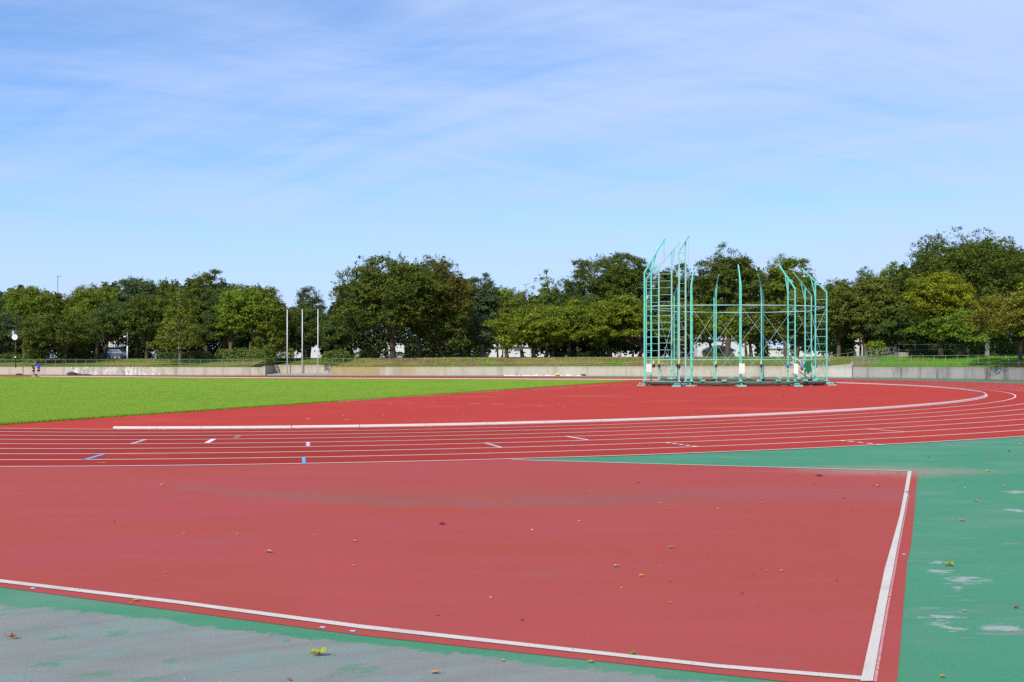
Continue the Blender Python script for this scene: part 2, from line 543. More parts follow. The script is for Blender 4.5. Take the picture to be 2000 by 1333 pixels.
def blade_mat(name, c1, c2, c3, transl=0.35):
    m, nt, b, P = new_mat(name, 0.7, 0.15)
    rnd = nd(nt, 'ShaderNodeNewGeometry').outputs['Random Per Island']
    c = mixc(nt, sstep(nt, rnd, 0.0, 0.7), c1, c2)
    c = mixc(nt, sstep(nt, rnd, 0.82, 1.0), c, c3)
    setc(nt, b, c)
    tr = nd(nt, 'ShaderNodeBsdfTranslucent', {'Color': c})
    mx = nd(nt, 'ShaderNodeMixShader', {0: transl, 1: b.outputs[0], 2: tr.outputs[0]})
    nt.links.new(mx.outputs[0], nt.nodes['Material Output'].inputs['Surface'])
    return m


M_blade = blade_mat('turf_blades', (0.20, 0.35, 0.023), (0.27, 0.41, 0.033), (0.38, 0.44, 0.09))

def bank_colour(nt, P):
    x, y, z = xyz(nt, P)
    a1 = noise(nt, P, 0.14, 4.0, 0.6, 0.4)
    a2 = noise(nt, P, 1.3, 4.0, 0.7)
    a3 = noise(nt, P, 8.0, 3.0, 0.7)
    c = mixc(nt, a2, (0.095, 0.165, 0.022), (0.15, 0.225, 0.032))
    mid = mth(nt, 'MULTIPLY', sstep(nt, x, -24.0, -16.0), sstep(nt, x, 34.0, 22.0))
    dry = mth(nt, 'ADD', a1, mth(nt, 'MULTIPLY', mid, 0.10))
    c = mixc(nt, mth(nt, 'MULTIPLY', sstep(nt, dry, 0.50, 0.66), 0.8), c, (0.27, 0.21, 0.06))
    bare = noise(nt, P, 0.22, 4.0, 0.65, 0.3)
    bare = mth(nt, 'ADD', bare, mth(nt, 'MULTIPLY', mid, 0.06))
    c = mixc(nt, mth(nt, 'MULTIPLY', sstep(nt, bare, 0.56, 0.66), 0.85), c, (0.19, 0.115, 0.055))
    c = mixc(nt, mth(nt, 'MULTIPLY', sstep(nt, a3, 0.56, 0.72), 0.5), c, (0.045, 0.11, 0.012))
    rt = sstep(nt, x, 35.0, 39.0)
    c = mixc(nt, mth(nt, 'MULTIPLY', rt, sstep(nt, a1, 0.65, 0.45)), c, (0.10, 0.27, 0.022))
    return c


# ---- bank grass
m, nt, b, P = new_mat('bank_grass', 0.9, 0.1)
c = bank_colour(nt, P)
setc(nt, b, c)
bump(nt, b, noise(nt, P, 9.0, 4.0, 0.8), 0.9, 0.12)
M_bank = m


def concrete(name, c1, c2, streak=0.6, white=0.0, tan=0.0):
    m, nt, b, P = new_mat(name, 0.9, 0.15)
    x, y, z = xyz(nt, P)
    n1 = noise(nt, P, 1.1, 5.0, 0.65)
    c = mixc(nt, n1, c1, c2)
    st = noise(nt, vmul(nt, P, (0.8, 0.8, 0.10)), 1.2, 5.0, 0.72)
    c = mixc(nt, mth(nt, 'MULTIPLY', sstep(nt, st, 0.47, 0.66), streak), c, (0.125, 0.105, 0.085))
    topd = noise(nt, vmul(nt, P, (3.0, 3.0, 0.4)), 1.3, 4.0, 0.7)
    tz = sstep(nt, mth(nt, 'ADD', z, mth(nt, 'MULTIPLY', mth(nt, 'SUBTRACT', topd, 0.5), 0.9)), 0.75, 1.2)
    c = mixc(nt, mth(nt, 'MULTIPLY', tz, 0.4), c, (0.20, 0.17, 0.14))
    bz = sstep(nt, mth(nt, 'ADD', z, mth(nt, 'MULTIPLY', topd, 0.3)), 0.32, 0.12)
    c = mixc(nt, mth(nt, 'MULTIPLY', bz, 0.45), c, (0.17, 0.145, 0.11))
    if white:
        bl = noise(nt, vmul(nt, P, (1.0, 1.0, 0.45)), 1.3, 6.0, 0.75, 0.3)
        zone = mth(nt, 'MULTIPLY', sstep(nt, x, -58.0, -54.0), sstep(nt, x, -41.0, -46.0))
        c = mixc(nt, mth(nt, 'MULTIPLY', mth(nt, 'MULTIPLY', sstep(nt, bl, 0.50, 0.60), zone), white * .8), c, (0.78, 0.77, 0.76))
        bd = noise(nt, P, 0.8, 4.0, 0.7)
        c = mixc(nt, mth(nt, 'MULTIPLY', mth(nt, 'MULTIPLY', sstep(nt, bd, 0.5, 0.65), zone), 0.5), c, (0.3, 0.26, 0.21))
    if tan:
        t = noise(nt, vmul(nt, P, (1.0, 1.0, 0.5)), 0.5, 4.0, 0.6)
        zone = sstep(nt, x, -2.0, -17.0)
        c = mixc(nt, mth(nt, 'MULTIPLY', mth(nt, 'MULTIPLY', sstep(nt, t, 0.38, 0.55), zone), tan), c, (0.40, 0.27, 0.12))
        zn = sstep(nt, x, -14.5, -17.5)
        c = mixc(nt, mth(nt, 'MULTIPLY', zn, tan * .7), c, (0.38, 0.26, 0.11))
    setc(nt, b, c)
    bump(nt, b, noise(nt, P, 14.0, 5.0, 0.7), 0.4, 0.02)
    return m


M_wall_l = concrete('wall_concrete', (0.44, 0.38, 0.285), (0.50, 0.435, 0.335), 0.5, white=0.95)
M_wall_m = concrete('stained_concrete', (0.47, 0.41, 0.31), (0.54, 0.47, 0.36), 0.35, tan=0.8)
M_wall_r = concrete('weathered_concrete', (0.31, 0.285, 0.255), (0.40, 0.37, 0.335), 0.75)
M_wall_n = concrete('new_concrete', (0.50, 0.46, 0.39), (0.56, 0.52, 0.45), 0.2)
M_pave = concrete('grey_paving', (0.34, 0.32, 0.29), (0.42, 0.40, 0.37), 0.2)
# ================================================================== ground sheets
o = flat_up(MB().sheet([(-700, -60), (700, -60), (700, 900), (-700, 900)], -0.02).build('ground', M_bank)); tag(o, kind='structure')
APRON = [(-190, -12), (90, -12), (90, 128), (60, 150), (-190, 150)]
o = flat_up(MB().sheet(APRON, 0.0).build('pavement', M_green)); tag(o, kind='structure')

# ---- running track: inner edge traced in polar form about the bend centre
CX, CY = -11.9, 65.6
KA = (41.103, 3.521, -6.085, -6.822, 0.559, 1.29)
KW = (1.571, 0.442, 0.131)


def arc_pt(phi, j):
    p = max(phi, R(-100))
    r = sum(k * p ** i for i, k in enumerate(KA)) + j * sum(k * p ** i for i, k in enumerate(KW))
    return np.array([CX + r * math.cos(phi), CY + r * math.sin(phi)])


def smooth(P, n):
    P = np.array(P, float)
    for _ in range(n):
        Q = P.copy()
        Q[1:-1] = (P[:-2] + 2 * P[1:-1] + P[2:]) / 4
        P = Q
    return P


def lane(j):
    """polyline of lane boundary j (0 inner edge .. 8 outer edge), near straight -> bend -> far straight"""
    a0, a1 = R(-99), R(52)
    pts = []
    p0 = arc_pt(a0, j); t0 = p0 - arc_pt(a0 + .02, j); t0 /= np.linalg.norm(t0)
    tdir = np.array([-0.995, 0.10])
    for k in range(10, 0, -1):
        pts.append(p0 + tdir * k * 9.0)
    n = 150
    for k in range(n + 1):
        pts.append(arc_pt(a0 + (a1 - a0) * k / n, j))
    far_in = [(1100, 742), (880, 741), (660, 740), (330, 738), (0, 735.6), (-300, 733.4)]
    far_out = [(1240, 738), (1000, 736), (660, 735.0), (330, 734), (0, 733.0), (-300, 732.0)]
    fi = [np.array(G(*q)) for q in far_in]; fo = [np.array(G(*q)) for q in far_out]
    last = pts[-1]
    ext = [fi[k] + (fo[k] - fi[k]) * j / 8 for k in range(len(fi))]
    fine = []
    chain = [last] + ext
    for k in range(len(chain) - 1):
        m_ = 12
        for q in range(1, m_ + 1):
            fine.append(chain[k] + (chain[k + 1] - chain[k]) * q / m_)
    pts += fine
    return smooth(pts, 14)


LN = [lane(j) for j in range(9)]


def offs(P, d):
    """polyline shifted sideways by d (to its right looking along it = outwards of the bend)"""
    P = np.array(P)
    T = np.gradient(P, axis=0)
    T /= np.linalg.norm(T, axis=1, keepdims=True)
    return P + np.stack([T[:, 1], -T[:, 0]], 1) * d


# red field inside the bend
o = flat_up(MB().sheet([tuple(p) for p in offs(LN[0], 0.3)], 0.004).build('infield_surface', M_dzone)); tag(o, kind='structure')
# run-up area in the foreground
R_out = [G(*q) for q in [(1794, 920.5), (1790, 950), (1785, 1012), (1779, 1070), (1772, 1097), (1752, 1333), (1742, 1460)]]
R_bot = [G(*q) for q in [(1546, 1334), (1400, 1318), (700, 1241.6), (0, 1148)]]
bl = np.array(R_bot[-1]); br = np.array(R_bot[-2]); dl = (bl - br) / np.linalg.norm(bl - br)
cnr = (R_out[-1][0] - .0, R_bot[0][1])
p_, q_ = np.array(R_bot[1]), np.array(R_bot[0])
dr = (q_ - p_) / np.linalg.norm(q_ - p_)
lo_r = q_ + dr * 0.62
poly = R_out[:6] + [tuple(lo_r)] + R_bot + [tuple(bl + dl * 6), tuple(bl + dl * 40), (-50, 21.5)] + \
       [tuple(p) for p in offs(LN[8], -0.2)[8:70] if p[0] < 1.2] + [G(1030, 899)]
o = flat_up(MB().sheet(poly, 0.004).build('run_up_area', M_runup)); tag(o, kind='structure')
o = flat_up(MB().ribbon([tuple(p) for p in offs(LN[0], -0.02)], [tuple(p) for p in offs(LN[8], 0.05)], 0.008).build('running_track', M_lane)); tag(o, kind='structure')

# lane lines
mb = MB()
for j in range(0, 9):
    w = 0.06 if j else 0.065
    off = 0 if j else 0.05
    mb.ribbon([tuple(p) for p in offs(LN[j], off - w / 2)], [tuple(p) for p in offs(LN[j], off + w / 2)], 0.012)
o = flat_up(mb.build('lane_line', M_lline)); tag(o, kind='structure')

# boundary lines of the run-up area
mb = MB()
T = [(-260, 1096), (0, 1133.8), (350, 1175.8), (700, 1222.3), (1400, 1300.3), (1690, 1324.3)]
B = [(-260, 1101.5), (0, 1139.9), (350, 1182), (700, 1229.5), (1400, 1307), (1690, 1331.6)]
mb.ribbon([G(*q) for q in T], [G(*q) for q in B], 0.010)
A_ = [(1773.1, 922.3), (1767, 958), (1757, 1010), (1739.5, 1073), (1727.8, 1114), (1707.3, 1213), (1683, 1324.3), (1681, 1334)]
B_ = [(1780.8, 922.3), (1773.2, 966.5), (1764, 1014), (1750, 1084), (1746.5, 1105), (1729.5, 1193), (1705.2, 1332), (1704.8, 1334)]
mb.ribbon([G(*q) for q in A_], [G(*q) for q in B_], 0.012)
lt = np.array(LN[8][[np.argmin(np.abs(LN[8][:, 0] - 0.3))]][0])
w0 = np.array(G(1000, 899.2)); w1 = np.array(G(1780, 921.6)); tt = (w1 - w0) / np.linalg.norm(w1 - w0); nn = np.array([-tt[1], tt[0]]) * 0.035
mb.ribbon([w0 + nn, w1 + nn], [w0 - nn, w1 - nn], 0.0115)
o = flat_up(mb.build('boundary_line', M_line)); tag(o, kind='structure')
mb = MB()
mb.ribbon([G(x + 1.2, y) for x, y in B_[1:]], [G(x + 2.5 + (y - 940) * .013, y) for x, y in B_[1:]], 0.0085)
o = flat_up(mb.build('faded_line', M_fade)); tag(o, kind='structure')


def stroke(mb, a, b, w, z=0.014, dashes=0):
    a, b = np.array(G(*a)), np.array(G(*b))
    t = b - a; L = np.linalg.norm(t); t /= L
    n = np.array([-t[1], t[0]]) * w / 2
    segs = [(0, 1)] if not dashes else [(k / dashes, (k + .55) / dashes) for k in range(dashes)]
    for s0, s1 in segs:
        p, q = a + t * L * s0, a + t * L * s1
        mb.add([(*(p - n), z), (*(q - n), z), (*(q + n), z), (*(p + n), z)], [(0, 1, 2, 3)])


mb = MB()
stroke(mb, (404, 866.2), (418, 858.6), 0.12)
stroke(mb, (258, 867.8), (285, 859.6), 0.10, dashes=5)
stroke(mb, (948, 866.4), (980, 876), 0.10, dashes=5)
stroke(mb, (1105, 853.5), (1149, 860.5), 0.08)
stroke(mb, (1302, 866), (1366, 874.2), 0.10, dashes=5)
stroke(mb, (1690, 839), (1770, 844.8), 0.07)
stroke(mb, (1640, 861.5), (1732, 871), 0.10, dashes=5)
a, b_ = G(598, 866), G(604.5, 873)
for k in range(4):
    stroke(mb, (598.5, 865.6 + k * 2.0), (604.8, 865.6 + k * 2.0), 0.22)
o = flat_up(mb.build('lane_marking', M_lline)); tag(o, kind='structure')
mb = MB()
stroke(mb, (165, 899.4), (203, 888.4), 0.09)
mb.add([(*G(x, y), 0.014) for x, y in [(589.5, 895.2), (596, 895.2), (597.2, 907.3), (591, 907.5)]], [(0, 1, 2, 3)])
o = flat_up(mb.build('blue_lane_marking', M_blue)); tag(o, kind='structure')
mb = MB()
stroke(mb, (459, 857.3), (468, 851.6), 0.12)
stroke(mb, (194, 906), (202, 904.6), 0.2)
o = flat_up(mb.build('worn_lane_marking', M_olive)); tag(o, kind='structure')
mb = MB()
for x, y, s in [(64, 1151, 5), (630, 1227.5, 6), (689, 1234.8, 6), (1765.5, 1084.5, 4)]:
    mb.add([(*G(x + dx_ * s, y + dy_ * s * .33), 0.0085) for dx_, dy_ in [(-1.2, 0.3), (-.4, -1), (1.2, -.3), (.4, 1)]], [(0, 1, 2, 3)])
o = flat_up(mb.build('survey_marking', M_lav)); tag(o, kind='structure')
# hairline crack beside the dirt trail
mb = MB()
ck = [(338, 949), (331, 953), (328, 957), (333, 961), (340, 965), (341, 969), (335, 974), (326, 979)]
mb.ribbon([G(px_, py_) for px_, py_ in ck], [G(px_ + .7, py_ + .25) for px_, py_ in ck], 0.0065)
o = flat_up(mb.build('surface_crack', M_olive)); tag(o, kind='structure')
# thin marks on the red field
mb = MB()
for a, b_ in [((660, 785.2), (760, 778)), ((770, 777.3), (878, 770.6)), ((898, 768.6), (984, 763.8)), ((1040, 761.8), (1120, 756.6)), ((1130, 755.8), (1185, 752)),
              ((1195, 753.5), (1212, 753)), ((1222, 752.2), (1233, 751.8))]:
    stroke(mb, a, b_, 0.06, 0.009)
for a, b_ in [((915, 789.2), (937, 789.4)), ((960, 790), (983, 790.4)), ((672, 820.3), (682, 820.2)), ((597, 818.5), (605, 818.3)),
              ((760, 789), (765, 789)), ((800, 789.6), (804, 789.6)), ((845, 786), (849, 786)), ((747, 813), (750, 813)), ((1055, 793.5), (1061, 793.5)),
              ((1090, 789.5), (1095, 789.5)), ((1100, 794.2), (1106, 794.2)), ((1133, 790), (1138, 790)), ((668, 811.8), (673, 811.8)), ((890, 798.3), (893, 798.3))]:
    stroke(mb, a, b_, 0.08, 0.009)
o = flat_up(mb.build('field_marking', M_lline)); tag(o, kind='structure')
mb = MB()
for a, b_ in [((880, 769.0), (1400, 770.6)), ((1400, 770.6), (1900, 778)), ((1330, 774), (1890, 779.5))]:
    stroke(mb, a, b_, 0.04, 0.0085)
o = flat_up(mb.build('faint_field_line', M_fade)); tag(o, kind='structure')

# ---- infield turf slab with a shaggy edge
E0, E1 = np.array(G(-60, 835)), np.array(G(1243, 744.2))
edge = []
rng = np.random.default_rng(5)
for k in range(241):
    t = k / 240
    p = E0 + (E1 - E0) * t
    edge.append(p + np.array([.9, -.4]) * rng.normal(0, .035))
back = [G(*q) for q in [(1215, 743.6), (1100, 743.0), (880, 742.1), (660, 741.2), (330, 739.1), (0, 736.6), (-300, 734.4)]]
slab = [tuple(p) for p in edge] + back + [(-120, 100), (-120, 36)]
mb = MB().prism(slab, 0.0, 0.04)
o = mb.build('infield_turf', M_turf); tag(o, kind='structure')
# blades: dense along the near edge, thinning with distance
SL = np.array(slab)


def inside(poly, X, Y):
    r = np.zeros(len(X), bool)
    n = len(poly)
    for i in range(n):
        x0, y0 = poly[i]; x1, y1 = poly[(i + 1) % n]
        c = ((y0 > Y) != (y1 > Y))
        with np.errstate(divide='ignore', invalid='ignore'):
            r ^= c & (X < (x1 - x0) * (Y - y0) / (y1 - y0) + x0)
    return r


def tufts(n, X, Y, Z, h, w):
    """n upright two-sided blades as thin quads"""
    a = rng.uniform(0, 2 * np.pi, n)
    lean = rng.normal(0, .35, (n, 2)) * h[:, None]
    c, s = np.cos(a) * w / 2, np.sin(a) * w / 2
    V = np.zeros((n, 4, 3))
    V[:, 0] = np.stack([X - c, Y - s, Z], 1)
    V[:, 1] = np.stack([X + c, Y + s, Z], 1)
    V[:, 2] = np.stack([X + c * .3 + lean[:, 0], Y + s * .3 + lean[:, 1], Z + h], 1)
    V[:, 3] = np.stack([X - c * .3 + lean[:, 0], Y - s * .3 + lean[:, 1], Z + h], 1)
    return V


py = 738 + (835 - 738) * rng.uniform(0, 1, 520000) ** 1.0
px = rng.uniform(-30, 1245, 520000)
dd = F * EYE / (py - HZ); gx = (px - 1000) * dd / F
k = inside(slab, gx, dd)
gx, gy = gx[k], dd[k]
sc = np.clip(gy / 45, .7, 2.2)
Vb = tufts(len(gx), gx, gy, np.full(len(gx), .032), rng.uniform(.01, .03, len(gx)) * sc ** .5, rng.uniform(.015, .03, len(gx)) * sc)
t = rng.uniform(0, 1, 60000) ** 1.5
ep = E0 + (E1 - E0) * t[:, None] + rng.normal(0, .05, (60000, 2)) + np.array([-.02, .01])
Ve = tufts(60000, ep[:, 0], ep[:, 1], rng.uniform(0, .035, 60000), rng.uniform(.02, .05, 60000), rng.uniform(.012, .03, 60000))
o = quads_mesh('grass', np.concatenate([Vb, Ve]), M_blade); tag(o, kind='stuff')

# ================================================================== wall lines (base of the concrete walls)
def line_pts(px):
    return [np.array(G(*q)) for q in px]


W_left = [np.array(p) for p in [(-150, 141), (-110, 135.5), XD(0, 1) * 0 + np.array([XD(0, 125.5), 125.5]), np.array([XD(260, 122.5), 122.5]), np.array([XD(518, 119.8), 119.8])]]
W_mid = [np.array([XD(x, d), d]) for x, d in [(648, 118.3), (860, 116.9), (1100, 115.2), (1250, 112.6), (1400, 109.9), (1520, 107.9), (1620, 106.1), (1664, 105.0)]]
W_right = [np.array([XD(x, d), d]) for x, d in [(1664, 105.0), (1740, 103.0), (1800, 100.8), (1880, 97.2), (1950, 93.4), (2000, 90.2), (2100, 84.5), (2300, 74)]]


def densify(P, step=2.0):
    out = [P[0]]
    for a, b in zip(P[:-1], P[1:]):
        n = max(1, int(np.linalg.norm(b - a) / step))
        out += [a + (b - a) * k / n for k in range(1, n + 1)]
    return np.array(out)


ztop_l = lambda x: 1.0
ztop_m = lambda x: 1.03 + 0.004 * (x + 20)
ztop_r = lambda x: 1.13 + 0.007 * (x - 36)


def wall_mesh(mb, P, zf, thick=0.35, z0=-0.01):
    P = np.array(P); Q = offs(P, -thick)
    # the track side is to the right of left-to-right travel seen from above: flip so Q lies behind
    if Q[:, 1].mean() < P[:, 1].mean(): Q = offs(P, thick)
    n = len(P)
    vs = []
    for p, q in zip(P, Q):
        z = zf(p[0])
        vs += [(*p, z0), (*p, z), (*q, z), (*q, z0)]
    fs = []
    for i in range(n - 1):
        for k in range(4):
            fs.append((4 * i + k, 4 * i + (k + 1) % 4, 4 * i + 4 + (k + 1) % 4, 4 * i + 4 + k))
    fs += [(0, 1, 2, 3), (4 * n - 1, 4 * n - 2, 4 * n - 3, 4 * n - 4)]
    mb.add(vs, fs)
    return mb


REC = [np.array([XD(518, 119.8), 119.8]), np.array([XD(534, 130.0), 130.0]), np.array([XD(652, 128.6), 128.6]), np.array([XD(648, 118.3), 118.3])]
PL, PM, PR = densify(W_left), densify(W_mid), densify(W_right)
PLw = PL.copy()
o = wall_mesh(MB(), np.concatenate([PL[:-1], [REC[0] + np.array([-.36, .08])]]), ztop_l).build('retaining_wall', M_wall_l)
tag(o, 'long pale concrete retaining wall with white patches, left of the flagpole recess', 'wall', 'concrete walls around the track')
o = wall_mesh(MB(), densify(REC[1:3]), lambda x: 1.22, z0=0.0).build('retaining_wall', M_wall_l)
tag(o, 'set-back concrete wall right behind the three flagpoles', 'wall', 'concrete walls around the track')
mb = MB()
a, b_ = REC[0], REC[1]
mb.prism([tuple(a), tuple(a + np.array([-.35, 0.05])), tuple(b_ + np.array([-.35, 0.3])), tuple(b_)], 0.0, 1.12)
o = mb.build('retaining_wall', M_wall_l)
tag(o, 'short shaded return wall at the left end of the flagpole recess', 'wall', 'concrete walls around the track')
a, b_ = REC[3], REC[2]
o = MB().prism([tuple(a + np.array([.02, .36])), tuple(a + np.array([.4, .36])), tuple(b_ + np.array([.4, -.02])), tuple(b_ + np.array([.02, -.02]))], 0.0, 1.1).build('retaining_wall', M_wall_m)
tag(o, 'return wall hidden at the right end of the flagpole recess', 'wall', 'concrete walls around the track')
kM = np.argmin(np.abs(PM[:, 0] - XD(1600, 106.5)))
o = wall_mesh(MB(), PM[:kM + 1], ztop_m).build('retaining_wall', M_wall_m)
tag(o, 'tan-stained concrete wall running from the flagpoles behind the throwing cage', 'wall', 'concrete walls around the track')
# new pale ramp wall rising to the right
def zramp(x):
    t = np.clip((x - PM[kM][0]) / (PM[-1][0] - PM[kM][0]), 0, 1)
    return float(ztop_m(PM[kM][0]) * (1 - t) + 1.46 * t)
o = wall_mesh(MB(), PM[kM:], zramp).build('ramp_wall', M_wall_n)
tag(o, 'pale new concrete ramp wall sloping up, right of the throwing cage', 'wall', 'concrete walls around the track')
o = wall_mesh(MB(), PR[0:] + np.array([.02, -.12]), ztop_r).build('retaining_wall', M_wall_r)
tag(o, 'grey weathered concrete wall with dark streaks at the right edge', 'wall', 'concrete walls around the track')
RA, RB = np.array([XD(1666, 106.3), 106.3]), np.array([XD(1753, 113.0), 113.0])
PX0, PX1 = XD(1753, 113.4), XD(1772, 113.4)
o = MB().prism([(PX0, 113.3), (PX1, 113.0), (PX1 + .2, 114.2), (PX0, 114.4)], 0.5, ZD(688.5, 113)).build('ramp_landing', M_pave)
tag(o, 'small brown-grey concrete block at the top of the ramp', 'wall', 'concrete walls around the track')
# recess floor and grey strips by the walls
o = MB().prism([tuple(REC[0] + np.array([.1, .3])), tuple(REC[1] + np.array([.1, -.02])), tuple(REC[2]), tuple(REC[3] + np.array([0, .4]))], -0.01, 0.12).build('recess_floor', M_pave); tag(o, kind='structure')
sp_ = [tuple(p + np.array([0, .1])) for p in PL] + [tuple(p + np.array([-.15, -2.1 - .02 * i * 0])) for i, p in enumerate(PL[::-1])]
o = flat_up(MB().sheet(sp_, 0.0035).build('wall_side_strip', M_pave)); tag(o, kind='structure')

# ================================================================== bank behind the walls
spine = [p + np.array([0, .30]) for p in PL[:-1]] + [REC[1] + np.array([-.2, .3]), REC[1] + np.array([.3, .32])] + \
        [p + np.array([0, .3]) for p in densify(REC[1:3])[1:]] + [REC[3] + np.array([.5, 1.0])] + [p + np.array([.0, .3]) for p in PM[1:]] + [p + np.array([.15, .2]) for p in PR[1:]]
spine = np.array(spine)
ztops = []
for p in spine:
    x = p[0]
    if x < REC[0][0]: z = 0.97
    elif x < REC[3][0] + .3: z = 1.15
    elif x < PM[-1][0]: z = ztop_m(x) - .03 if x < PM[kM][0] else zramp(x) - .05
    else: z = ztop_r(x) - .03
    ztops.append(z)
ztops = np.array(ztops)
T_ = np.gradient(smooth(spine, 60), axis=0); T_ /= np.linalg.norm(T_, axis=1, keepdims=True)
Nb = np.stack([-T_[:, 1], T_[:, 0]], 1)
Nb[Nb[:, 1] < 0] *= -1
Nb = smooth(Nb, 40); Nb /= np.linalg.norm(Nb, axis=1, keepdims=True)
ridge = np.array([2.02 if x < -30 else 2.15 if x < 0 else 2.25 for x in spine[:, 0]])
ridge = np.convolve(np.pad(ridge, 10, mode='edge'), np.ones(21) / 21, 'valid')
prof = [(0, 0.0), (1.5, .17), (3.5, .42), (6, .74), (8.5, .95), (10.5, 1.0), (16, 1.02), (30, 1.0), (80, .95), (220, .9)]
vs, nS, nP = [], len(spine), len(prof)
rng = np.random.default_rng(9)
for i in range(nS):
    for s, f_ in prof:
        q = spine[i] + Nb[i] * s
        zb = ztops[i] + (ridge[i] - ztops[i]) * f_
        if 1 < s < 40: zb += rng.normal(0, .02)
        vs.append((*q, zb))
fs = [(i * nP + k, (i + 1) * nP + k, (i + 1) * nP + k + 1, i * nP + k + 1) for i in range(nS - 1) for k in range(nP - 1)]
mb = MB(); mb.add(vs, fs)
o = flat_up(mb.build('embankment', M_bank, smooth=False)); tag(o, kind='structure')


def bank_z(x, y):
    dv = np.array([x, y]) - spine
    d2 = (dv ** 2).sum(1)
    i = int(np.argmin(d2))
    s = float(dv[i] @ Nb[i])
    f_ = np.interp(s, [a for a, _ in prof], [c for _, c in prof])
    return float(ztops[i] + (ridge[i] - ztops[i]) * f_)


# parapet of the ramp going up behind the right wall
RA, RB = np.array([XD(1666, 106.3), 106.3]), np.array([XD(1753, 113.0), 113.0])
mb = MB(); n_ = np.array([-(RB - RA)[1], (RB - RA)[0]]); n_ = n_ / np.linalg.norm(n_) * .25
z_a, z_b = bank_z(*RA) + .42, bank_z(*RB) + .30
vs = []
for p, z in ((RA, z_a), (RB, z_b)):
    vs += [(*p, 0), (*p, z), (*(p + n_), z), (*(p + n_), 0)]
mb.add(vs, [(0, 1, 5, 4), (1, 2, 6, 5), (2, 3, 7, 6), (0, 3, 2, 1), (4, 5, 6, 7)])
o = mb.build('ramp_parapet', M_wall_n)
tag(o, 'pale sloping concrete parapet climbing behind the right-hand railing', 'wall', 'concrete walls around the track')

# bank tufts and fallen-leaf litter
n = 150000
i = rng.integers(0, nS - 1, n); u = rng.uniform(0, 1, n)[:, None]; s = rng.uniform(0.05, 10.5, n)
p0 = spine[i] * (1 - u) + spine[i + 1] * u; nb = Nb[i]
q = p0 + nb * s[:, None]
zt = ztops[i] * (1 - u[:, 0]) + ztops[i + 1] * u[:, 0]; rg = ridge[i]
zq = zt + (rg - zt) * np.interp(s, [a for a, _ in prof], [c for _, c in prof])
keep = (q[:, 1] < 140) & (np.abs(q[:, 0]) < 75)
q, zq = q[keep], zq[keep]; n = len(q)
hh = rng.uniform(.03, .10, n)
m, nt, b, P = new_mat('bank_blades', 0.9, 0.05)
rnd = nd(nt, 'ShaderNodeNewGeometry').outputs['Random Per Island']
setc(nt, b, mixc(nt, 1.0, bank_colour(nt, P), nd(nt, 'ShaderNodeCombineXYZ', {0: mth(nt, 'ADD', rnd, .7), 1: mth(nt, 'ADD', rnd, .7), 2: mth(nt, 'ADD', rnd, .6)}).outputs[0], 'MULTIPLY'))
M_bblade = m
o = quads_mesh('bank_grass', tufts(n, q[:, 0], q[:, 1], zq - .01, hh, rng.uniform(.03, .07, n)), M_bblade); tag(o, kind='stuff')
M_litter = blade_mat('litter_leaves', (0.30, 0.17, 0.04), (0.42, 0.30, 0.05), (0.55, 0.42, 0.06), .2)
k = (rng.uniform(0, 1, n) < np.where((q[:, 0] > -22) & (q[:, 0] < 34), .09, .03))
C3 = np.stack([q[k, 0], q[k, 1], zq[k] + .06], 1)
nrm = np.array([0, -.3, 1.0]) + rng.normal(0, .35, (len(C3), 3))
V1 = leaf_quads(rng, C3, nrm, rng.uniform(.1, .2, len(C3)))
# litter along the foot of the right wall
m_ = 500
ii = rng.integers(0, len(PR) - 1, m_); uu = rng.uniform(0, 1, m_)[:, None]
pp = PR[ii] * (1 - uu) + PR[ii + 1] * uu + np.stack([rng.uniform(-.3, .1, m_), -np.abs(rng.normal(.35, .5, m_)) - .2], 1)
kk = rng.uniform(0, 1, m_) < np.clip((pp[:, 0] - 34) / 12, .08, 1)
pp = pp[kk]
V2 = leaf_quads(rng, np.stack([pp[:, 0], pp[:, 1], np.full(len(pp), .035)], 1), np.array([0, 0, 1.0]) + rng.normal(0, .3, (len(pp), 3)), rng.uniform(.08, .18, len(pp)))
o = quads_mesh('leaf_litter', np.concatenate([V1, V2]), M_litter); tag(o, kind='stuff')
# ================================================================== object materials
def paint(name, c1, c2, rough=0.5, spec=0.4, sc=2.0, metal=0.0):
    m, nt, b, P = new_mat(name, rough, spec)
    c = mixc(nt, noise(nt, P, sc, 4.0, 0.65), c1, c2)
    sp = noise(nt, vmul(nt, P, (1, 1, .25)), sc * 5, 4.0, 0.7)
    c = mixc(nt, mth(nt, 'MULTIPLY', sstep(nt, sp, 0.60, 0.72), 0.35), c, tuple(.55 * v for v in c2))
    setc(nt, b, c)
    b.inputs['Metallic'].default_value = metal
    return m


M_teal = paint('teal_paint', (0.115, 0.575, 0.455), (0.17, 0.62, 0.51))
M_teal_grey = paint('greyed_teal_paint', (0.23, 0.52, 0.46), (0.30, 0.56, 0.51))  # greyer teal; on the third gate post it stands for the shaded side
M_galv = paint('galvanised_rail', (0.22, 0.23, 0.235), (0.28, 0.29, 0.30), 0.45, 0.5)
M_rail = paint('grey_rail', (0.23, 0.24, 0.25), (0.30, 0.31, 0.32), 0.45, 0.5)
M_white = paint('white_paint', (0.80, 0.79, 0.76), (0.74, 0.73, 0.70), 0.45)
M_board = paint('white_board', (0.80, 0.77, 0.67), (0.75, 0.72, 0.62), 0.5)
M_pole = paint('flagpole_paint', (0.74, 0.73, 0.71), (0.68, 0.67, 0.66), 0.35, 0.5)
M_dark = paint('dark_steel', (0.045, 0.04, 0.038), (0.07, 0.055, 0.045), 0.6)
M_rust = paint('rusty_steel', (0.09, 0.045, 0.03), (0.14, 0.07, 0.045), 0.8)
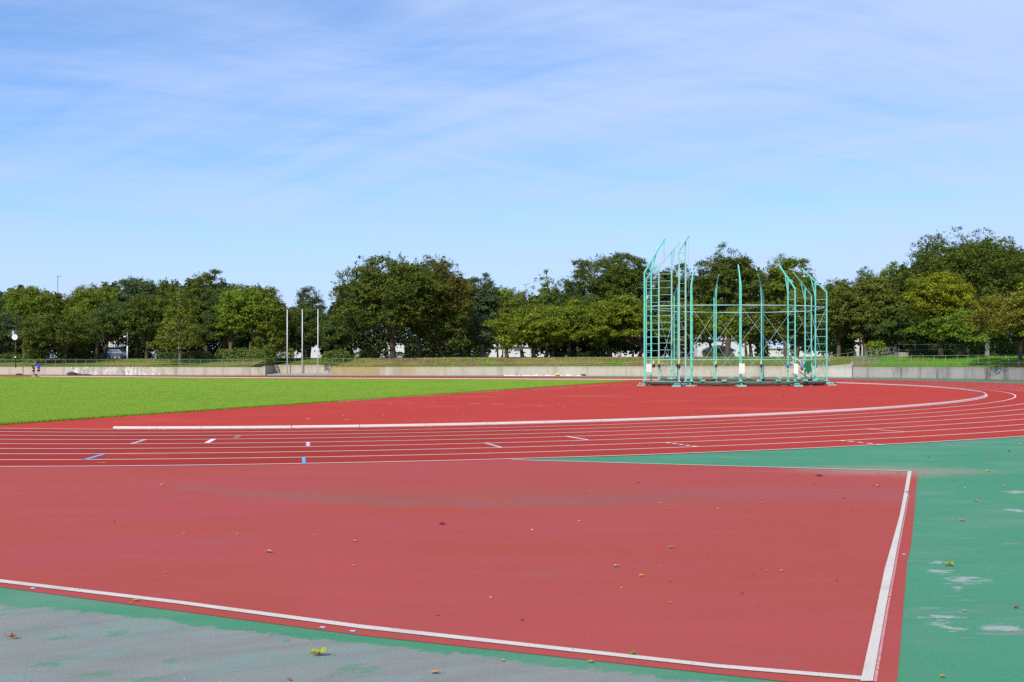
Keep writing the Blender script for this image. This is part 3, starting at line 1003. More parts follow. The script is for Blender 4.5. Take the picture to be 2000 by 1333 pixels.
M_ring = paint('worn_ring_paint', (0.16, 0.30, 0.24), (0.24, 0.22, 0.16), 0.7, 0.3, 3.0)
M_wood = paint('weathered_block', (0.34, 0.29, 0.25), (0.42, 0.37, 0.33), 0.85)
M_net = paint('green_net', (0.045, 0.085, 0.055), (0.08, 0.095, 0.06), 0.95, 0.1, 6.0)
M_netb = paint('brown_net', (0.07, 0.055, 0.03), (0.05, 0.06, 0.035), 0.95, 0.1, 6.0)
M_tarp = paint('bright_green_net', (0.010, 0.12, 0.05), (0.02, 0.18, 0.07), 0.8, 0.2, 5.0)
M_pad = paint('grey_pad', (0.5, 0.52, 0.54), (0.42, 0.44, 0.46), 0.7)
M_yel = paint('yellow_wrap', (0.75, 0.55, 0.05), (0.8, 0.62, 0.08), 0.6)
M_navy = paint('navy_rope', (0.02, 0.03, 0.07), (0.03, 0.04, 0.09), 0.8)
M_bluer = paint('blue_rope', (0.03, 0.16, 0.55), (0.04, 0.2, 0.6), 0.8)
M_kerb = paint('kerb_aluminium', (0.68, 0.65, 0.61), (0.60, 0.57, 0.53), 0.5, 0.3)
M_bark = paint('bark', (0.085, 0.062, 0.042), (0.13, 0.095, 0.068), 0.9, 0.1, 3.0)  # bark tones darkened to carry the shade under the crowns
M_barkp = paint('pale_bark', (0.20, 0.175, 0.15), (0.26, 0.23, 0.20), 0.9, 0.1, 3.0)
M_barkd = paint('dark_bark', (0.06, 0.046, 0.035), (0.09, 0.07, 0.05), 0.9, 0.1, 3.0)
M_wallw = paint('white_cladding', (0.66, 0.66, 0.65), (0.60, 0.60, 0.60), 0.6)
M_wallb = paint('brown_cladding', (0.42, 0.33, 0.25), (0.50, 0.41, 0.32), 0.7)
M_roofw = paint('white_roof', (0.66, 0.66, 0.66), (0.60, 0.60, 0.61), 0.5)
M_navyroof = paint('navy_canopy', (0.035, 0.05, 0.13), (0.045, 0.06, 0.15), 0.5)
M_window = paint('window_glass', (0.10, 0.14, 0.20), (0.14, 0.18, 0.24), 0.15, 0.6)
M_carb = paint('blue_car_paint', (0.08, 0.12, 0.24), (0.09, 0.13, 0.26), 0.3, 0.6)
M_tyre = paint('tyre', (0.025, 0.025, 0.025), (0.035, 0.035, 0.035), 0.9)
M_black = paint('black_fabric', (0.015, 0.014, 0.015), (0.024, 0.022, 0.023), 0.9)
M_greyf = paint('dark_grey_fabric', (0.05, 0.045, 0.05), (0.08, 0.07, 0.075), 0.9)
M_sheet = paint('white_plastic', (0.72, 0.71, 0.70), (0.62, 0.61, 0.60), 0.5)
M_yplas = paint('yellow_plastic', (0.75, 0.50, 0.06), (0.8, 0.58, 0.1), 0.5)

# ================================================================== raised kerb
kerb = empty('track_kerb', (*LN[0][20], 0))
tag(kerb, 'low white metal kerb curving along the inner edge of the bend', 'kerb')
K = LN[0]
cl = np.concatenate([[0], np.cumsum(np.linalg.norm(np.diff(K, axis=0), axis=1))])


def on_kerb(s):
    p = np.array([np.interp(s, cl, K[:, 0]), np.interp(s, cl, K[:, 1])])
    q = np.array([np.interp(s + .05, cl, K[:, 0]), np.interp(s + .05, cl, K[:, 1])])
    t = (q - p) / np.linalg.norm(q - p)
    return p, t


start = np.argmin(np.hypot(K[:, 0] - G(221, 838)[0], K[:, 1] - G(221, 838)[1]))
s = cl[start]
end_s = cl[-1] - 30
rngk = np.random.default_rng(3)
nseg = 0
gap_x = XD(1180, 96)
while s < end_s and nseg < 99:
    first = nseg < 4
    L = 1.24 if first else 1.9
    mb = MB()
    n = 2 if first else 3
    P_ = [on_kerb(s + 0.008 + (L - .016) * k / n)[0] for k in range(n + 1)]
    P_ = np.array(P_) + rngk.normal(0, .006, 2)
    O, I = offs(P_, .028), offs(P_, -.028)
    mid_x = P_[:, 0].mean()
    if not (P_[0][1] > 85 and abs(mid_x - gap_x) < .9):
        vs = []
        for a_, b_ in zip(O, I):
            vs += [(*a_, .028), (*a_, .078), (*(a_ * .8 + b_ * .2), .086), (*(b_ * .8 + a_ * .2), .086), (*b_, .078), (*b_, .028)]
        fs = [(6 * i + k, 6 * i + (k + 1) % 6, 6 * i + 6 + (k + 1) % 6, 6 * i + 6 + k) for i in range(len(P_) - 1) for k in range(6)]
        fs += [tuple(range(6)), tuple(6 * (len(P_) - 1) + k for k in reversed(range(6)))]
        mb.add(vs, fs)
        mb.build('kerb_rail', M_kerb, kerb)
    for u in ((.16, .84) if first else (.08,)):
        if nseg > 42: break
        p, t = on_kerb(s + L * u)
        MB().box((*p, .021), (.10, .09, .025), math.atan2(t[1], t[0])).build('kerb_foot', M_yel if False else M_wood, kerb)
    s += L
    nseg += 1
# the remaining far kerb: longer rails
while s < end_s:
    L = 3.9
    P_ = np.array([on_kerb(s + 0.01 + (L - .02) * k / 3)[0] for k in range(4)])
    O, I = offs(P_, .03), offs(P_, -.03)
    if not (abs(P_[:, 0].mean() - gap_x) < 1.0):
        mb = MB(); vs = []
        for a_, b_ in zip(O, I):
            vs += [(*a_, .0), (*a_, .085), (*b_, .085), (*b_, .0)]
        fs = [(4 * i + k, 4 * i + (k + 1) % 4, 4 * i + 4 + (k + 1) % 4, 4 * i + 4 + k) for i in range(3) for k in range(4)] + [(0, 1, 2, 3), (15, 14, 13, 12)]
        mb.add(vs, fs); mb.build('kerb_rail', M_kerb, kerb)
    s += L

# ================================================================== railings
def railing(path, zf, spacing, heights, mat, label, group='tube railings on the concrete walls', r=.017, pr=.016, back=.15, end_caps=True):
    P = densify([np.array(p) for p in path], .5)
    c = np.concatenate([[0], np.cumsum(np.linalg.norm(np.diff(P, axis=0), axis=1))])
    e = empty('railing', (*P[0], zf(P[0][0])))
    tag(e, label, 'railing', group)
    n = max(2, int(round(c[-1] / spacing)))
    at_ = lambda s: np.array([np.interp(s, c, P[:, 0]), np.interp(s, c, P[:, 1])])
    for k in range(n + 1):
        p = at_(c[-1] * k / n)
        z = zf(p[0])
        MB().tube([(*p, z - .05), (*p, z + heights[0])], pr, 6).build('post', mat, e, smooth=True)
    for h in heights:
        MB().tube([(*p, zf(p[0]) + h) for p in P[::3]] + [(*P[-1], zf(P[-1][0]) + h)], r, 6).build('rail', mat, e, smooth=True)
    return e


bk = np.array([0, .17])
railing([p + bk for p in PL[(PL[:, 0] > -72)][:-1]] + [REC[0] + bk + np.array([-.1, 0])], ztop_l, 1.38, (.90, .42), M_galv,
        'low grey tube railing on the long wall left of the flagpoles')
railing([REC[1] + bk, np.array([XD(660, 128.6), 128.9])], lambda x: 1.22, 2.6, (.93, .46), M_galv, 'grey tube railing on the wall right behind the flagpoles')
kS = np.argmin(np.abs(PM[:, 0] - XD(1546, 107.5)))
railing([p + bk for p in PM[:kS + 1]], ztop_m, 1.40, (.98, .44), M_galv, 'long grey tube railing between flagpoles and throwing cage')
railing([PM[kS + 1] + bk, np.array([XD(1621, 106.6), 106.6])], lambda x: 1.32, 3.0, (.98, .40), M_galv, 'short pale tube railing behind the right end of the throwing cage')
# rising rail of the ramp
ra, rb = np.array([XD(1617, 107.0), 107.0]), np.array([XD(1748, 113.2), 113.2])
zr = lambda x: float(np.interp(x, [ra[0], rb[0]], [ZD(712, 107), ZD(693, 113.2)]))
railing([ra, rb], zr, 1.55, (.93, .42), M_rail, 'dark tube handrail climbing the slope beside the ramp')
zq2 = lambda x: float(np.interp(x, [RA[0], RB[0]], [z_a - .08, z_b - .1]))
railing([RA + np.array([0.1, -.12]), RB + np.array([0.1, -.12])], zq2, 1.3, (.92, .45), M_rail, 'dark tube handrail fixed along the sloping parapet')
railing([p + bk * .6 for p in PR if p[0] < 62], ztop_r, 1.22, (1.16, .44), M_rail, 'dark grey tube railing on the weathered wall at the right edge')
railing([np.array([XD(1750, 114.5), 114.5]), np.array([XD(1864, 112.5), 112.5])], lambda x: ZD(690, 113.5), 2.0, (.98, .36), M_rail, 'dark railing in the shade at the top of the ramp')
# white stair handrail behind the cage
e = empty('stair_handrail', (XD(1546, 106.3), 106.3, 0))
tag(e, 'white double handrail sloping down from the wall behind the cage', 'handrail')
for (x0, y0, x1, y1) in [(1546, 697, 1598, 723), (1544, 708, 1592, 732)]:
    MB().tube([(XD(x0, 106.2), 106.2, ZD(y0, 106.2)), (XD(x1, 104.6), 104.6, ZD(y1, 104.6))], .045, 8).build('rail', M_white, e, smooth=True)
for x, y, yb in [(1549, 699, 719), (1590, 719, 737)]:
    dd_ = 105.9 if x < 1560 else 104.9
    MB().tube([(XD(x, dd_), dd_, 1.0 if x < 1560 else 0.0), (XD(x, dd_), dd_, ZD(y, dd_))], .03, 6).build('post', M_white, e, smooth=True)

# ================================================================== flagpoles
for i, (x, lab) in enumerate([(561, 'tall white flagpole in the wall recess, the one nearest the long left wall'),
                              (590.5, 'tall white flagpole in the wall recess, between the other two'),
                              (621, 'tall white flagpole in the wall recess, the one nearest the tan-stained wall')]):
    d_ = 129.0
    X = XD(x, d_)
    e = empty('flagpole', (X, d_, .12)); tag(e, lab, 'flagpole', 'white flagpoles in the recess')
    zt = ZD(607.5 - i * .4, d_)
    MB().tube([(X, d_, .12), (X, d_, 4), (X, d_, zt)], [.072, .068, .05], 12).build('pole', M_pole, e, smooth=True)
    MB().lathe([(.0, .16), (.06, .14), (.085, .07), (.06, 0), (.03, -.03)], (X, d_, zt), 10).build('finial', M_pole, e, smooth=True)
    MB().lathe([(.16, 0), (.16, .04), (.1, .08)], (X, d_, .12), 12).build('base_collar', M_galv, e)

# ================================================================== clock pole and lamp posts
d_ = 124.0; X = XD(30.7, d_)
zb_ = bank_z(X, d_)
e = empty('clock_pole', (X, d_, zb_)); tag(e, 'tall dark pole carrying a round white clock and loudspeaker at the left', 'clock')
MB().tube([(X, d_, zb_ - .1), (X, d_, ZD(644, d_))], .06, 8).build('pole', M_dark, e, smooth=True)
cz = ZD(659, d_)
mb = MB()
nseg = 24
vs = [(X + .34 * math.cos(2 * math.pi * k / nseg), d_ - .09, cz + .34 * math.sin(2 * math.pi * k / nseg)) for k in range(nseg)] + \
     [(X + .36 * math.cos(2 * math.pi * k / nseg), d_ - .26, cz + .36 * math.sin(2 * math.pi * k / nseg)) for k in range(nseg)]
mb.add(vs, [tuple(range(nseg)), tuple(reversed(range(nseg, 2 * nseg)))] + [(k, (k + 1) % nseg, nseg + (k + 1) % nseg, nseg + k) for k in range(nseg)])
cf = mb.build('clock_face', M_white, e)
mb = MB()
for k in range(12):
    a = 2 * math.pi * k / 12
    mb.box((X + .28 * math.sin(a), d_ - .266, cz + .28 * math.cos(a)), (.015, .006, .05), M=Matrix.Rotation(-a * -1, 3, 'Y'))
mb.build('hour_mark', M_black, cf)
MB().beam((X, d_ - .272, cz), (X + .12, d_ - .272, cz + .09), .016).build('hour_hand', M_black, cf)
MB().beam((X, d_ - .276, cz), (X - .05, d_ - .276, cz + .22), .012).build('minute_hand', M_black, cf)
sp_x = XD(27, d_)
MB().box((sp_x, d_ - .1, ZD(650.5, d_)), (.24, .26, .5)).build('loudspeaker', M_pad, e, bevel=.03)
MB().beam((sp_x, d_ - .05, ZD(648, d_)), (X, d_, ZD(648, d_)), .04).build('bracket', M_dark, e)
MB().box((X, d_ - .08, ZD(698, d_)), (.16, .08, .16)).build('switch_box', M_white, e)

d_ = 131.0; X = XD(248.7, d_); zb_ = bank_z(X, d_)
e = empty('lamp_post', (X, d_, zb_)); tag(e, 'short white lamp post in front of the brown shed among the trees', 'lamp post')
MB().tube([(X, d_, zb_ - .05), (X, d_, ZD(676, d_))], .085, 8).build('lower_pole', M_white, e, smooth=True)
MB().tube([(X, d_, ZD(676, d_)), (X, d_, ZD(649, d_))], .05, 8).build('upper_pole', M_galv, e, smooth=True)
MB().tube([(X, d_, ZD(655, d_)), (XD(244.5, d_), d_ - .1, ZD(657, d_))], .03, 6).build('arm', M_galv, e)
MB().box((XD(244.5, d_), d_ - .12, ZD(658, d_)), (.3, .2, .16)).build('lamp_head', M_white, e, bevel=.03)
for x, y, d_, lab, arms in [(112.5, 539, 172.0, 'distant highway lamp post rising above the treetops at far left', ((5, 1.2),)),
                            (1027, 556.5, 205.0, 'distant two-armed lamp post above the trees left of the cage', ((-3.6, .3), (4.5, -1.6)))]:
    X = XD(x, d_)
    e = empty('highway_lamp', (X, d_, 1.8)); tag(e, lab, 'lamp post')
    MB().tube([(X, d_, 1.8), (X, d_, ZD(y, d_))], [.14, .08], 8).build('pole', M_galv, e, smooth=True)
    for ax_, ay_ in arms:
        tip = (XD(x + ax_, d_), d_ - .3, ZD(y + ay_, d_))
        MB().tube([(X, d_, ZD(y + .6, d_)), tip], .05, 6).build('arm', M_galv, e)
        MB().box(tip, (.5, .22, .14)).build('lamp_head', M_galv, e, bevel=.03)

# ================================================================== throwing cage
def cx(zx, d): return XD(1200 + zx / 3.9208, d)
def czz(zy, d): return ZD(430 + zy / 3.9208, d)


CAGE_C = np.array([cx(930, 76.5), 76.5])
cage = empty('throwing_cage', (*CAGE_C, 0))
tag(cage, 'tall teal steel hammer-throw cage with ladder posts and leaning arms', 'throwing cage')
ZB = .36                                     # top of the base ring


def ladder(out, inn, z_out, tip, z_tip, brace=True, mat=None, wide=.082, z_in=None, rung0=0.0):
    """one radial ladder post: two uprights, rungs, leaning arm and brace"""
    mat = mat or M_teal
    o, i, t = np.array(out), np.array(inn), np.array(tip)
    L_ = np.linalg.norm(t - o)
    fi = np.linalg.norm(i - o) / L_
    if z_in is None: z_in = z_out + (z_tip - z_out) * fi
    mb = MB()
    mb.beam((*o, ZB), (*o, z_out), wide)
    mb.beam((*i, ZB), (*i, z_in), wide)
    p = mb.build('ladder_post', mat, cage)
    MB().beam((*o, z_out - .03), (*t, z_tip), wide * .95).build('arm', mat, p)
    z = ZB + .45 + rung0
    while z < z_out - .1:
        MB().tube([(*o, z), (*i, z)], .018, 5).build('rung', mat, p)
        z += .55
    if brace:
        b0 = (*i, z_in - 1.15)
        f1 = fi + .36 * (1 - fi)
        q = o + (t - o) * f1
        MB().beam(b0, (*q, z_out + (z_tip - z_out) * f1), wide * .7).build('brace', mat, p)
    for q in (o, i):
        MB().box((*q, ZB + .02), (.24, .24, .05)).build('foot_plate', mat, p)
    return p, o, i


posts = {}
def rpost(key, zo, zi, ztip, d, lean_sign, zb_out, zt, **k):
    W_ = .82
    xo, xi = cx(zo, d), cx(zi, d)
    dxw = xi - xo
    dyw = lean_sign * math.sqrt(max(W_ ** 2 - dxw ** 2, .01))
    u = np.array([dxw, dyw]) / math.hypot(dxw, dyw)
    o = np.array([xo, d])
    xt = cx(ztip, d)
    reach = 2.02
    tx = xt - xo
    ty = lean_sign * math.sqrt(max(reach ** 2 - tx ** 2, .02))
    t = o + np.array([tx, ty])
    xt2 = cx(ztip, t[1]); t[0] = xt2
    i = o + (t - o) / np.linalg.norm(t - o) * W_
    zout = czz(zb_out, d)
    ztip_ = czz(zt, t[1])
    posts[key] = ladder(o, i, zout, t, ztip_, **k)


rpost('R1', 585, 600, 610, 71.0, 1, 520, 357)
rpost('R3', 969, 959, 948, 70.7, 1, 500, 345)
rpost('R5', 1383, 1333, 1265, 71.2, 1, 522, 353)
rpost('R7', 1625, 1550, 1437, 73.2, 1, 548, 373, rung0=.1)
rpost('R6', 1508, 1450, 1370, 79.5, -1, 578, 403)
rpost('R4', 1140, 1127, 1102, 82.0, -1, 580, 420, mat=M_teal)
rpost('R2', 763, 779, 800, 82.0, -1, 590, 422)
rpost('R8', 457, 482, 520, 80.5, -1, 575, 418)
# tall gate posts at the throwing side
dT = 72.3
posts['T1'] = ladder((cx(229, dT), dT), (cx(288, dT), dT + .45), czz(402, dT), (cx(384, dT + 1.1), dT + 1.1), czz(146, dT + 1.1), wide=.095)
dT = 78.5
posts['T2'] = ladder((cx(340, dT), dT), (cx(435, dT), dT - .2), czz(352, dT), (cx(495, dT - .4), dT - .4), czz(176, dT - .4), mat=M_teal_grey, rung0=.25, wide=.1)
mb = MB(); mb.beam((cx(243, dT), dT, ZB), (cx(243, dT), dT, czz(446, dT)), .085); mb.beam((cx(243, dT), dT, czz(446, dT) - .03), (cx(340, dT), dT, czz(352, dT)), .085)
z = 1.0
while z < czz(470, dT):
    mb.tube([(cx(243, dT), dT, z), (cx(340, dT), dT, z)], .02, 5); z += .55
mb.build('outer_frame', M_teal, cage)
dT = 70.4
posts['T3'] = ladder((cx(495, dT), dT), (cx(554, dT), dT + .5), czz(236, dT), (cx(566, dT + .6), dT + .6), czz(123, dT + .6), mat=M_teal_grey, brace=False, wide=.1, z_in=czz(150, dT))  # greyish tone of its shaded side put into the paint colour
# ropes hanging from the gate tips
mb = MB()
for x_, d_, za, zbz in [(384, 73.4, 150, 330), (377, 73.4, 165, 290), (497, 78.1, 180, 480), (460, 78.1, 225, 330), (570, 71, 130, 560)]:
    mb.tube([(cx(x_, d_), d_, czz(za, d_)), (cx(x_ - 1, d_), d_, czz(zbz, d_))], .007, 4)
mb.build('rope', M_galv, cage)
order = ['T1', 'R1', 'R3', 'R5', 'R7', 'R6', 'R4', 'R2', 'R8', 'T2']
ring = [posts[k][1] for k in order]
for zr_, r_ in ((5.86, .038), (1.92, .034)):
    for a_, b_ in zip(ring[:-1], ring[1:]):
        MB().tube([(*a_, zr_), (*b_, zr_)], r_, 8).build('ring_rail', M_teal_grey if zr_ > 3 else M_teal, cage, smooth=True)
for kx, (a_, b_) in enumerate(zip(ring[:-1], ring[1:])):
    if kx in (0,): continue
    mb = MB()
    mb.tube([(*a_, 5.8), (*b_, .5)], .0115, 5).tube([(*b_, 5.8), (*a_, .5)], .0115, 5)
    mb.build('cross_brace', M_teal_grey, cage)
for a_, b_ in zip(ring, ring[1:] + ring[:0]):
    mb = MB()
    mb.beam((*a_, ZB - .03), (*b_, ZB - .03), .07, .07)
    mb.build('base_beam', M_ring, cage)
for k in order + ['T3']:
    o_, i_ = posts[k][1], posts[k][2]
    u = (i_ - o_) / np.linalg.norm(i_ - o_)
    MB().beam((*(o_ - u * .5), ZB - .16), (*(i_ + u * .35), ZB - .16), .09, .10).build('outrigger', M_teal if k != 'T3' else M_teal_grey, cage)
rngc = np.random.default_rng(12)
for k in order + ['T3']:
    o_, i_ = posts[k][1], posts[k][2]
    u = (i_ - o_) / np.linalg.norm(i_ - o_)
    for q, offx in ((o_ - u * .35, -.25), (i_ + u * .2, .1)):
        h = ZB - .21
        MB().box((q[0], q[1], .10 + h / 2 - .0), (.10, .09, h - .08)).box((q[0] - .1, q[1], .13), (.16, .05, .06)).build('jack', M_rust, cage)
        wm = M_wood if rngc.uniform() < .45 else M_teal
        MB().box((q[0] + .02, q[1] - .02, .055), (.62, .26, .11)).build('support_block', wm, cage, bevel=.015)
    if rngc.uniform() < .8:
        q = o_ - u * .15 + np.array([.25, 0])
        mb = MB()
        for wz in (-.05, .05):
            prof_ = [(.0, -.02), (.09, -.02), (.10, 0), (.09, .02), (0, .02)]
            k0 = len(mb.v); mb.lathe(prof_, (0, 0, 0), 12)
            for n_v in range(k0, len(mb.v)):
                a, b2, c2 = mb.v[n_v]
                mb.v[n_v] = (q[0] + a, q[1] + c2 + wz, .115 + b2)
        mb.build('castor', M_dark, cage, smooth=True)
# counterweights on the ring
for a_, b_ in zip(ring[1:-1], ring[2:]):
    for f_ in (.28, .66):
        q = a_ + (b_ - a_) * f_ + rngc.normal(0, .12, 2)
        MB().box((q[0], q[1], ZB + .07), (.34, .2, .12), rngc.uniform(-.5, .5)).build('counterweight', M_teal, cage, bevel=.02)


def net_roll(a_, b_, sag, rad, mat, label=None):
    """a bundle of netting hanging in a long sag between two posts"""
    n = 22
    mb = MB(); pts, rs = [], []
    for k in range(n + 1):
        t = k / n
        q = a_ + (b_ - a_) * t
        s_ = 4 * t * (1 - t)
        flat = min(1, s_ * 1.7)
        pts.append((q[0] + rngc.normal(0, .02), q[1] + rngc.normal(0, .02), ZB - .06 - sag * flat ** .7 + rngc.normal(0, .008)))
        rs.append(rad * (.35 + .65 * flat) * rngc.uniform(.85, 1.15))
    return mb.tube(pts, rs, 10).build('net_roll', mat, cage, smooth=True)


for k, (a_, b_) in enumerate(zip(ring[:-1], ring[1:])):
    inward = (CAGE_C - (a_ + b_) / 2); inward /= np.linalg.norm(inward)
    net_roll(a_ + inward * .05, b_ + inward * .05, .12, .125, M_net if k % 3 else M_netb)
    net_roll(a_ + inward * .55, b_ + inward * .55, .10, .11, M_netb if k % 2 else M_net)
# white boards hung on the near posts
for px_, d_, y0, y1, w_, tilt in [(262, 72.0, 1101, 1165, .42, .2), (974, 70.4, 1100, 1177, .40, 0), (1388, 70.9, 1102, 1178, .30, -.1)]:
    MB().box((cx(px_, d_), d_ - .10, (czz(y0, d_) + czz(y1, d_)) / 2), (w_, .03, czz(y0, d_) - czz(y1, d_)), tilt).build('white_panel', M_board, cage, bevel=.006)
# rope ties
for px_, d_, m1, m2 in [(484, 79.6, M_yel, M_navy), (494, 70.3, M_yel, M_navy), (778, 80.9, M_yel, M_navy), (1123, 80.9, M_yel, M_navy), (342, 78.3, M_yel, M_navy), (300, 72.6, M_yel, M_navy),
                        (1326, 72.0, None, M_bluer), (1450, 78.6, None, M_bluer), (1543, 74.0, None, M_bluer)]:
    X_ = cx(px_, d_)
    if m1:
        MB().tube([(X_, d_ - .02, czz(1078, d_)), (X_, d_ - .02, czz(1106, d_))], .07, 8).build('yellow_wrap', m1, cage)
    MB().lathe([(.0, -.16), (.08, -.13), (.12, -.02), (.09, .1), (.0, .15)], (X_, d_ - .08, czz(1116, d_)), 8).build('rope_tie', m2, cage, smooth=True)
# bundle of bright green netting and a grey pad hanging at the right rear post
d_ = 78.3
mb = MB()
gx0, gx1, gz0, gz1 = cx(1461, d_), cx(1508, d_), czz(1168, d_), czz(1082, d_)
nu_, nv_ = 14, 12
for side in (0, 1):
    for i in range(nu_ + 1):
        for j in range(nv_ + 1):
            u, v = i / nu_, j / nv_
            zb2 = gz0 + .10 * math.sin(u * 9) + .06 * math.sin(u * 23 + 1)
            bulge = .10 * math.sin(math.pi * u) * (.4 + .6 * (1 - v)) + .025 * math.sin(u * 17 + v * 3)
            mb.v.append((gx0 + (gx1 - gx0) * u + .03 * math.sin(v * 7), d_ + (bulge if side else -bulge), zb2 + (gz1 - zb2) * v))
    k0 = side * (nu_ + 1) * (nv_ + 1)
    mb.f += [(k0 + i * (nv_ + 1) + j, k0 + (i + 1) * (nv_ + 1) + j, k0 + (i + 1) * (nv_ + 1) + j + 1, k0 + i * (nv_ + 1) + j + 1) for i in range(nu_) for j in range(nv_)]
mb.build('net_bundle', M_tarp, cage, smooth=True)
mb = MB(); mb.tube([(cx(1440, 78), 78.0, czz(1150, 78)), (cx(1433, 78), 77.95, czz(1120, 78)), (cx(1438, 78), 78.0, czz(1078, 78))], [.10, .16, .10], 10)
mb.build('grey_pad', M_pad, cage, smooth=True)

# ================================================================== clutter along the far wall
def crumple(name, c, s, mat, label, cat, seed, group=None, n=7):
    r_ = np.random.default_rng(seed)
    bm = bmesh.new()
    bmesh.ops.create_icosphere(bm, subdivisions=3, radius=1.0)
    for v in bm.verts:
        k = 1 + .28 * math.sin(4 * v.co.x + seed) * math.cos(5 * v.co.y + seed * 2) + r_.normal(0, .07)
        v.co = Vector((v.co.x * s[0] * k, v.co.y * s[1] * k, max(v.co.z * s[2] * k, -s[2] * .55)))
    me = bpy.data.meshes.new(name); bm.to_mesh(me); bm.free()
    me.materials.append(mat); me.shade_smooth()
    o = bpy.data.objects.new(name, me); COL.objects.link(o)
    o.location = (c[0], c[1], s[2] * .55 + c[2])
    tag(o, label, cat, group)
    return o


def wallpt(x, before=1.3):
    k = np.argmin(np.abs(PALL[:, 0] - x)); return np.array([x, PALL[k][1] - before])


PALL = np.concatenate([PL, PM])
gx_ = lambda px: XD(px, 120)
for i, (px_, s_, lab) in enumerate([(25, (.42, .3, .12), 'flat dark bundle lying by the wall left of the two runners'),
                                    (137, (.52, .35, .26), 'peaked black bag lying at the foot of the patched wall'),
                                    (152, (.22, .2, .13), 'small dark bag beside the peaked black bag')]):
    X_ = XD(px_, 121)
    crumple('bag', (*wallpt(X_, 2.3), .0), s_, M_greyf, lab, 'bag', 10 + i, 'bags left along the far wall')
crumple('bag', (*wallpt(XD(166, 121), 2.3), .0), (.75, .3, .09), M_greyf, 'long flat dark bundle at the foot of the patched wall', 'bag', 15, 'bags left along the far wall')
crumple('bag', (*np.array([XD(71.2, 114), 114.0]), .0), (.16, .14, .17), M_black, 'small black bag on the track between the two runners', 'bag', 21)
# long crumpled white plastic sheet and the yellow thing on it
mb = MB()
r_ = np.random.default_rng(4)
xs = np.linspace(XD(985, 114.4), XD(1142, 114.0), 90)
ra_, rb_, rz_ = [], [], []
for x in xs:
    wv = .28 + .12 * math.sin(x * 2.1) + r_.normal(0, .04)
    y0 = wallpt(x, .75)[1]
    ra_.append((x, y0 - wv)); rb_.append((x, y0 + wv)); rz_.append(abs(.09 + .06 * math.sin(x * 5) + r_.normal(0, .05)))
vs = [(*p, .012) for p in ra_] + [((p[0] + q[0]) / 2, (p[1] + q[1]) / 2, z_ + .015) for p, q, z_ in zip(ra_, rb_, rz_)] + [(*q, .012) for q in rb_]
n = len(xs)
mb.add(vs, [(i, i + 1, n + i + 1, n + i) for i in range(n - 1)] + [(n + i, n + i + 1, 2 * n + i + 1, 2 * n + i) for i in range(n - 1)])
o = mb.build('plastic_sheet', M_sheet); tag(o, 'long crumpled white plastic sheet lying along the wall left of the cage', 'plastic sheet')
crumple('plastic_bag', (*wallpt(XD(1089, 114), .95), .1), (.26, .14, .16), M_yplas, 'bright yellow plastic bag on the white sheet by the wall', 'bag', 31)
crumple('bag', (*wallpt(XD(1139, 113.8), .8), .06), (.3, .16, .12), M_greyf, 'small dark heap at the right end of the white sheet', 'bag', 33)
# ================================================================== buildings beyond the trees
def building(px0, px1, ytop, d, label, mat=None, depth=12.0, roof='flat', windows=(), z0=1.5, canopy=None):
    mat = mat or M_wallw
    x0, x1, zt = XD(px0, d), XD(px1, d), ZD(ytop, d)
    e = empty('building', ((x0 + x1) / 2, d, z0)); tag(e, label, 'building', 'white buildings beyond the trees')
    MB().box(((x0 + x1) / 2, d + depth / 2, (z0 + zt) / 2), (x1 - x0, depth, zt - z0)).build('wall', mat, e)
    if roof == 'flat':
        MB().box(((x0 + x1) / 2, d + depth / 2, zt + .15), (x1 - x0 + .8, depth + .8, .3)).build('roof', M_roofw, e)
    else:
        xm = (x0 + x1) / 2; h = roof
        mb = MB(); y0, y1 = d - .4, d + depth + .4
        mb.add([(x0 - .4, y0, zt + .003), (x1 + .4, y0, zt + .003), (xm, y0, zt + h), (x0 - .4, y1, zt + .003), (x1 + .4, y1, zt + .003), (xm, y1, zt + h)],
               [(0, 1, 2), (3, 5, 4), (0, 2, 5, 3), (1, 4, 5, 2), (0, 3, 4, 1)])
        mb.build('roof', M_roofw, e)
    for wx0, wx1, wy0, wy1 in windows:
        w = MB().box(((XD(wx0, d) + XD(wx1, d)) / 2, d - .02, (ZD(wy0, d) + ZD(wy1, d)) / 2), (XD(wx1, d) - XD(wx0, d), .08, ZD(wy0, d) - ZD(wy1, d))).build('window_frame', M_galv, e)
        MB().box(((XD(wx0, d) + XD(wx1, d)) / 2, d - .07, (ZD(wy0, d) + ZD(wy1, d)) / 2), (XD(wx1, d) - XD(wx0, d) - .16, .03, ZD(wy0, d) - ZD(wy1, d) - .16)).build('pane', M_window, w)
    return e


building(208, 243, 679, 168, 'small brown shed with white gable roof among the left trees', mat=M_wallb, roof=2.2, depth=7, windows=((222, 230, 683, 691),))
building(545, 700, 660, 190, 'long white building glimpsed behind the three flagpoles', windows=((600, 618, 670, 676), (640, 660, 670, 676)))
building(728, 840, 666, 195, 'white building glimpsed behind the large rounded tree', windows=((790, 800, 674, 680),))
building(925, 1270, 678, 190, 'long low white building left of the throwing cage', windows=((1003, 1016, 680, 686), (1100, 1140, 684, 688)))
building(955, 1062, 664, 214, 'taller white block behind the long low building', windows=((985, 1010, 668, 674),))
b_ = building(1362, 1478, 664, 186, 'white gabled building with dark blue canopy behind the cage', roof=2.0, windows=((1400, 1425, 681, 690), (1385, 1396, 681, 690)))
d_ = 184.5
mb = MB(); n = 12
A1 = [(XD(1372 + 62 * k / n, d_), ZD(684 - 9 * math.sin(math.pi * k / n), d_)) for k in range(n + 1)]
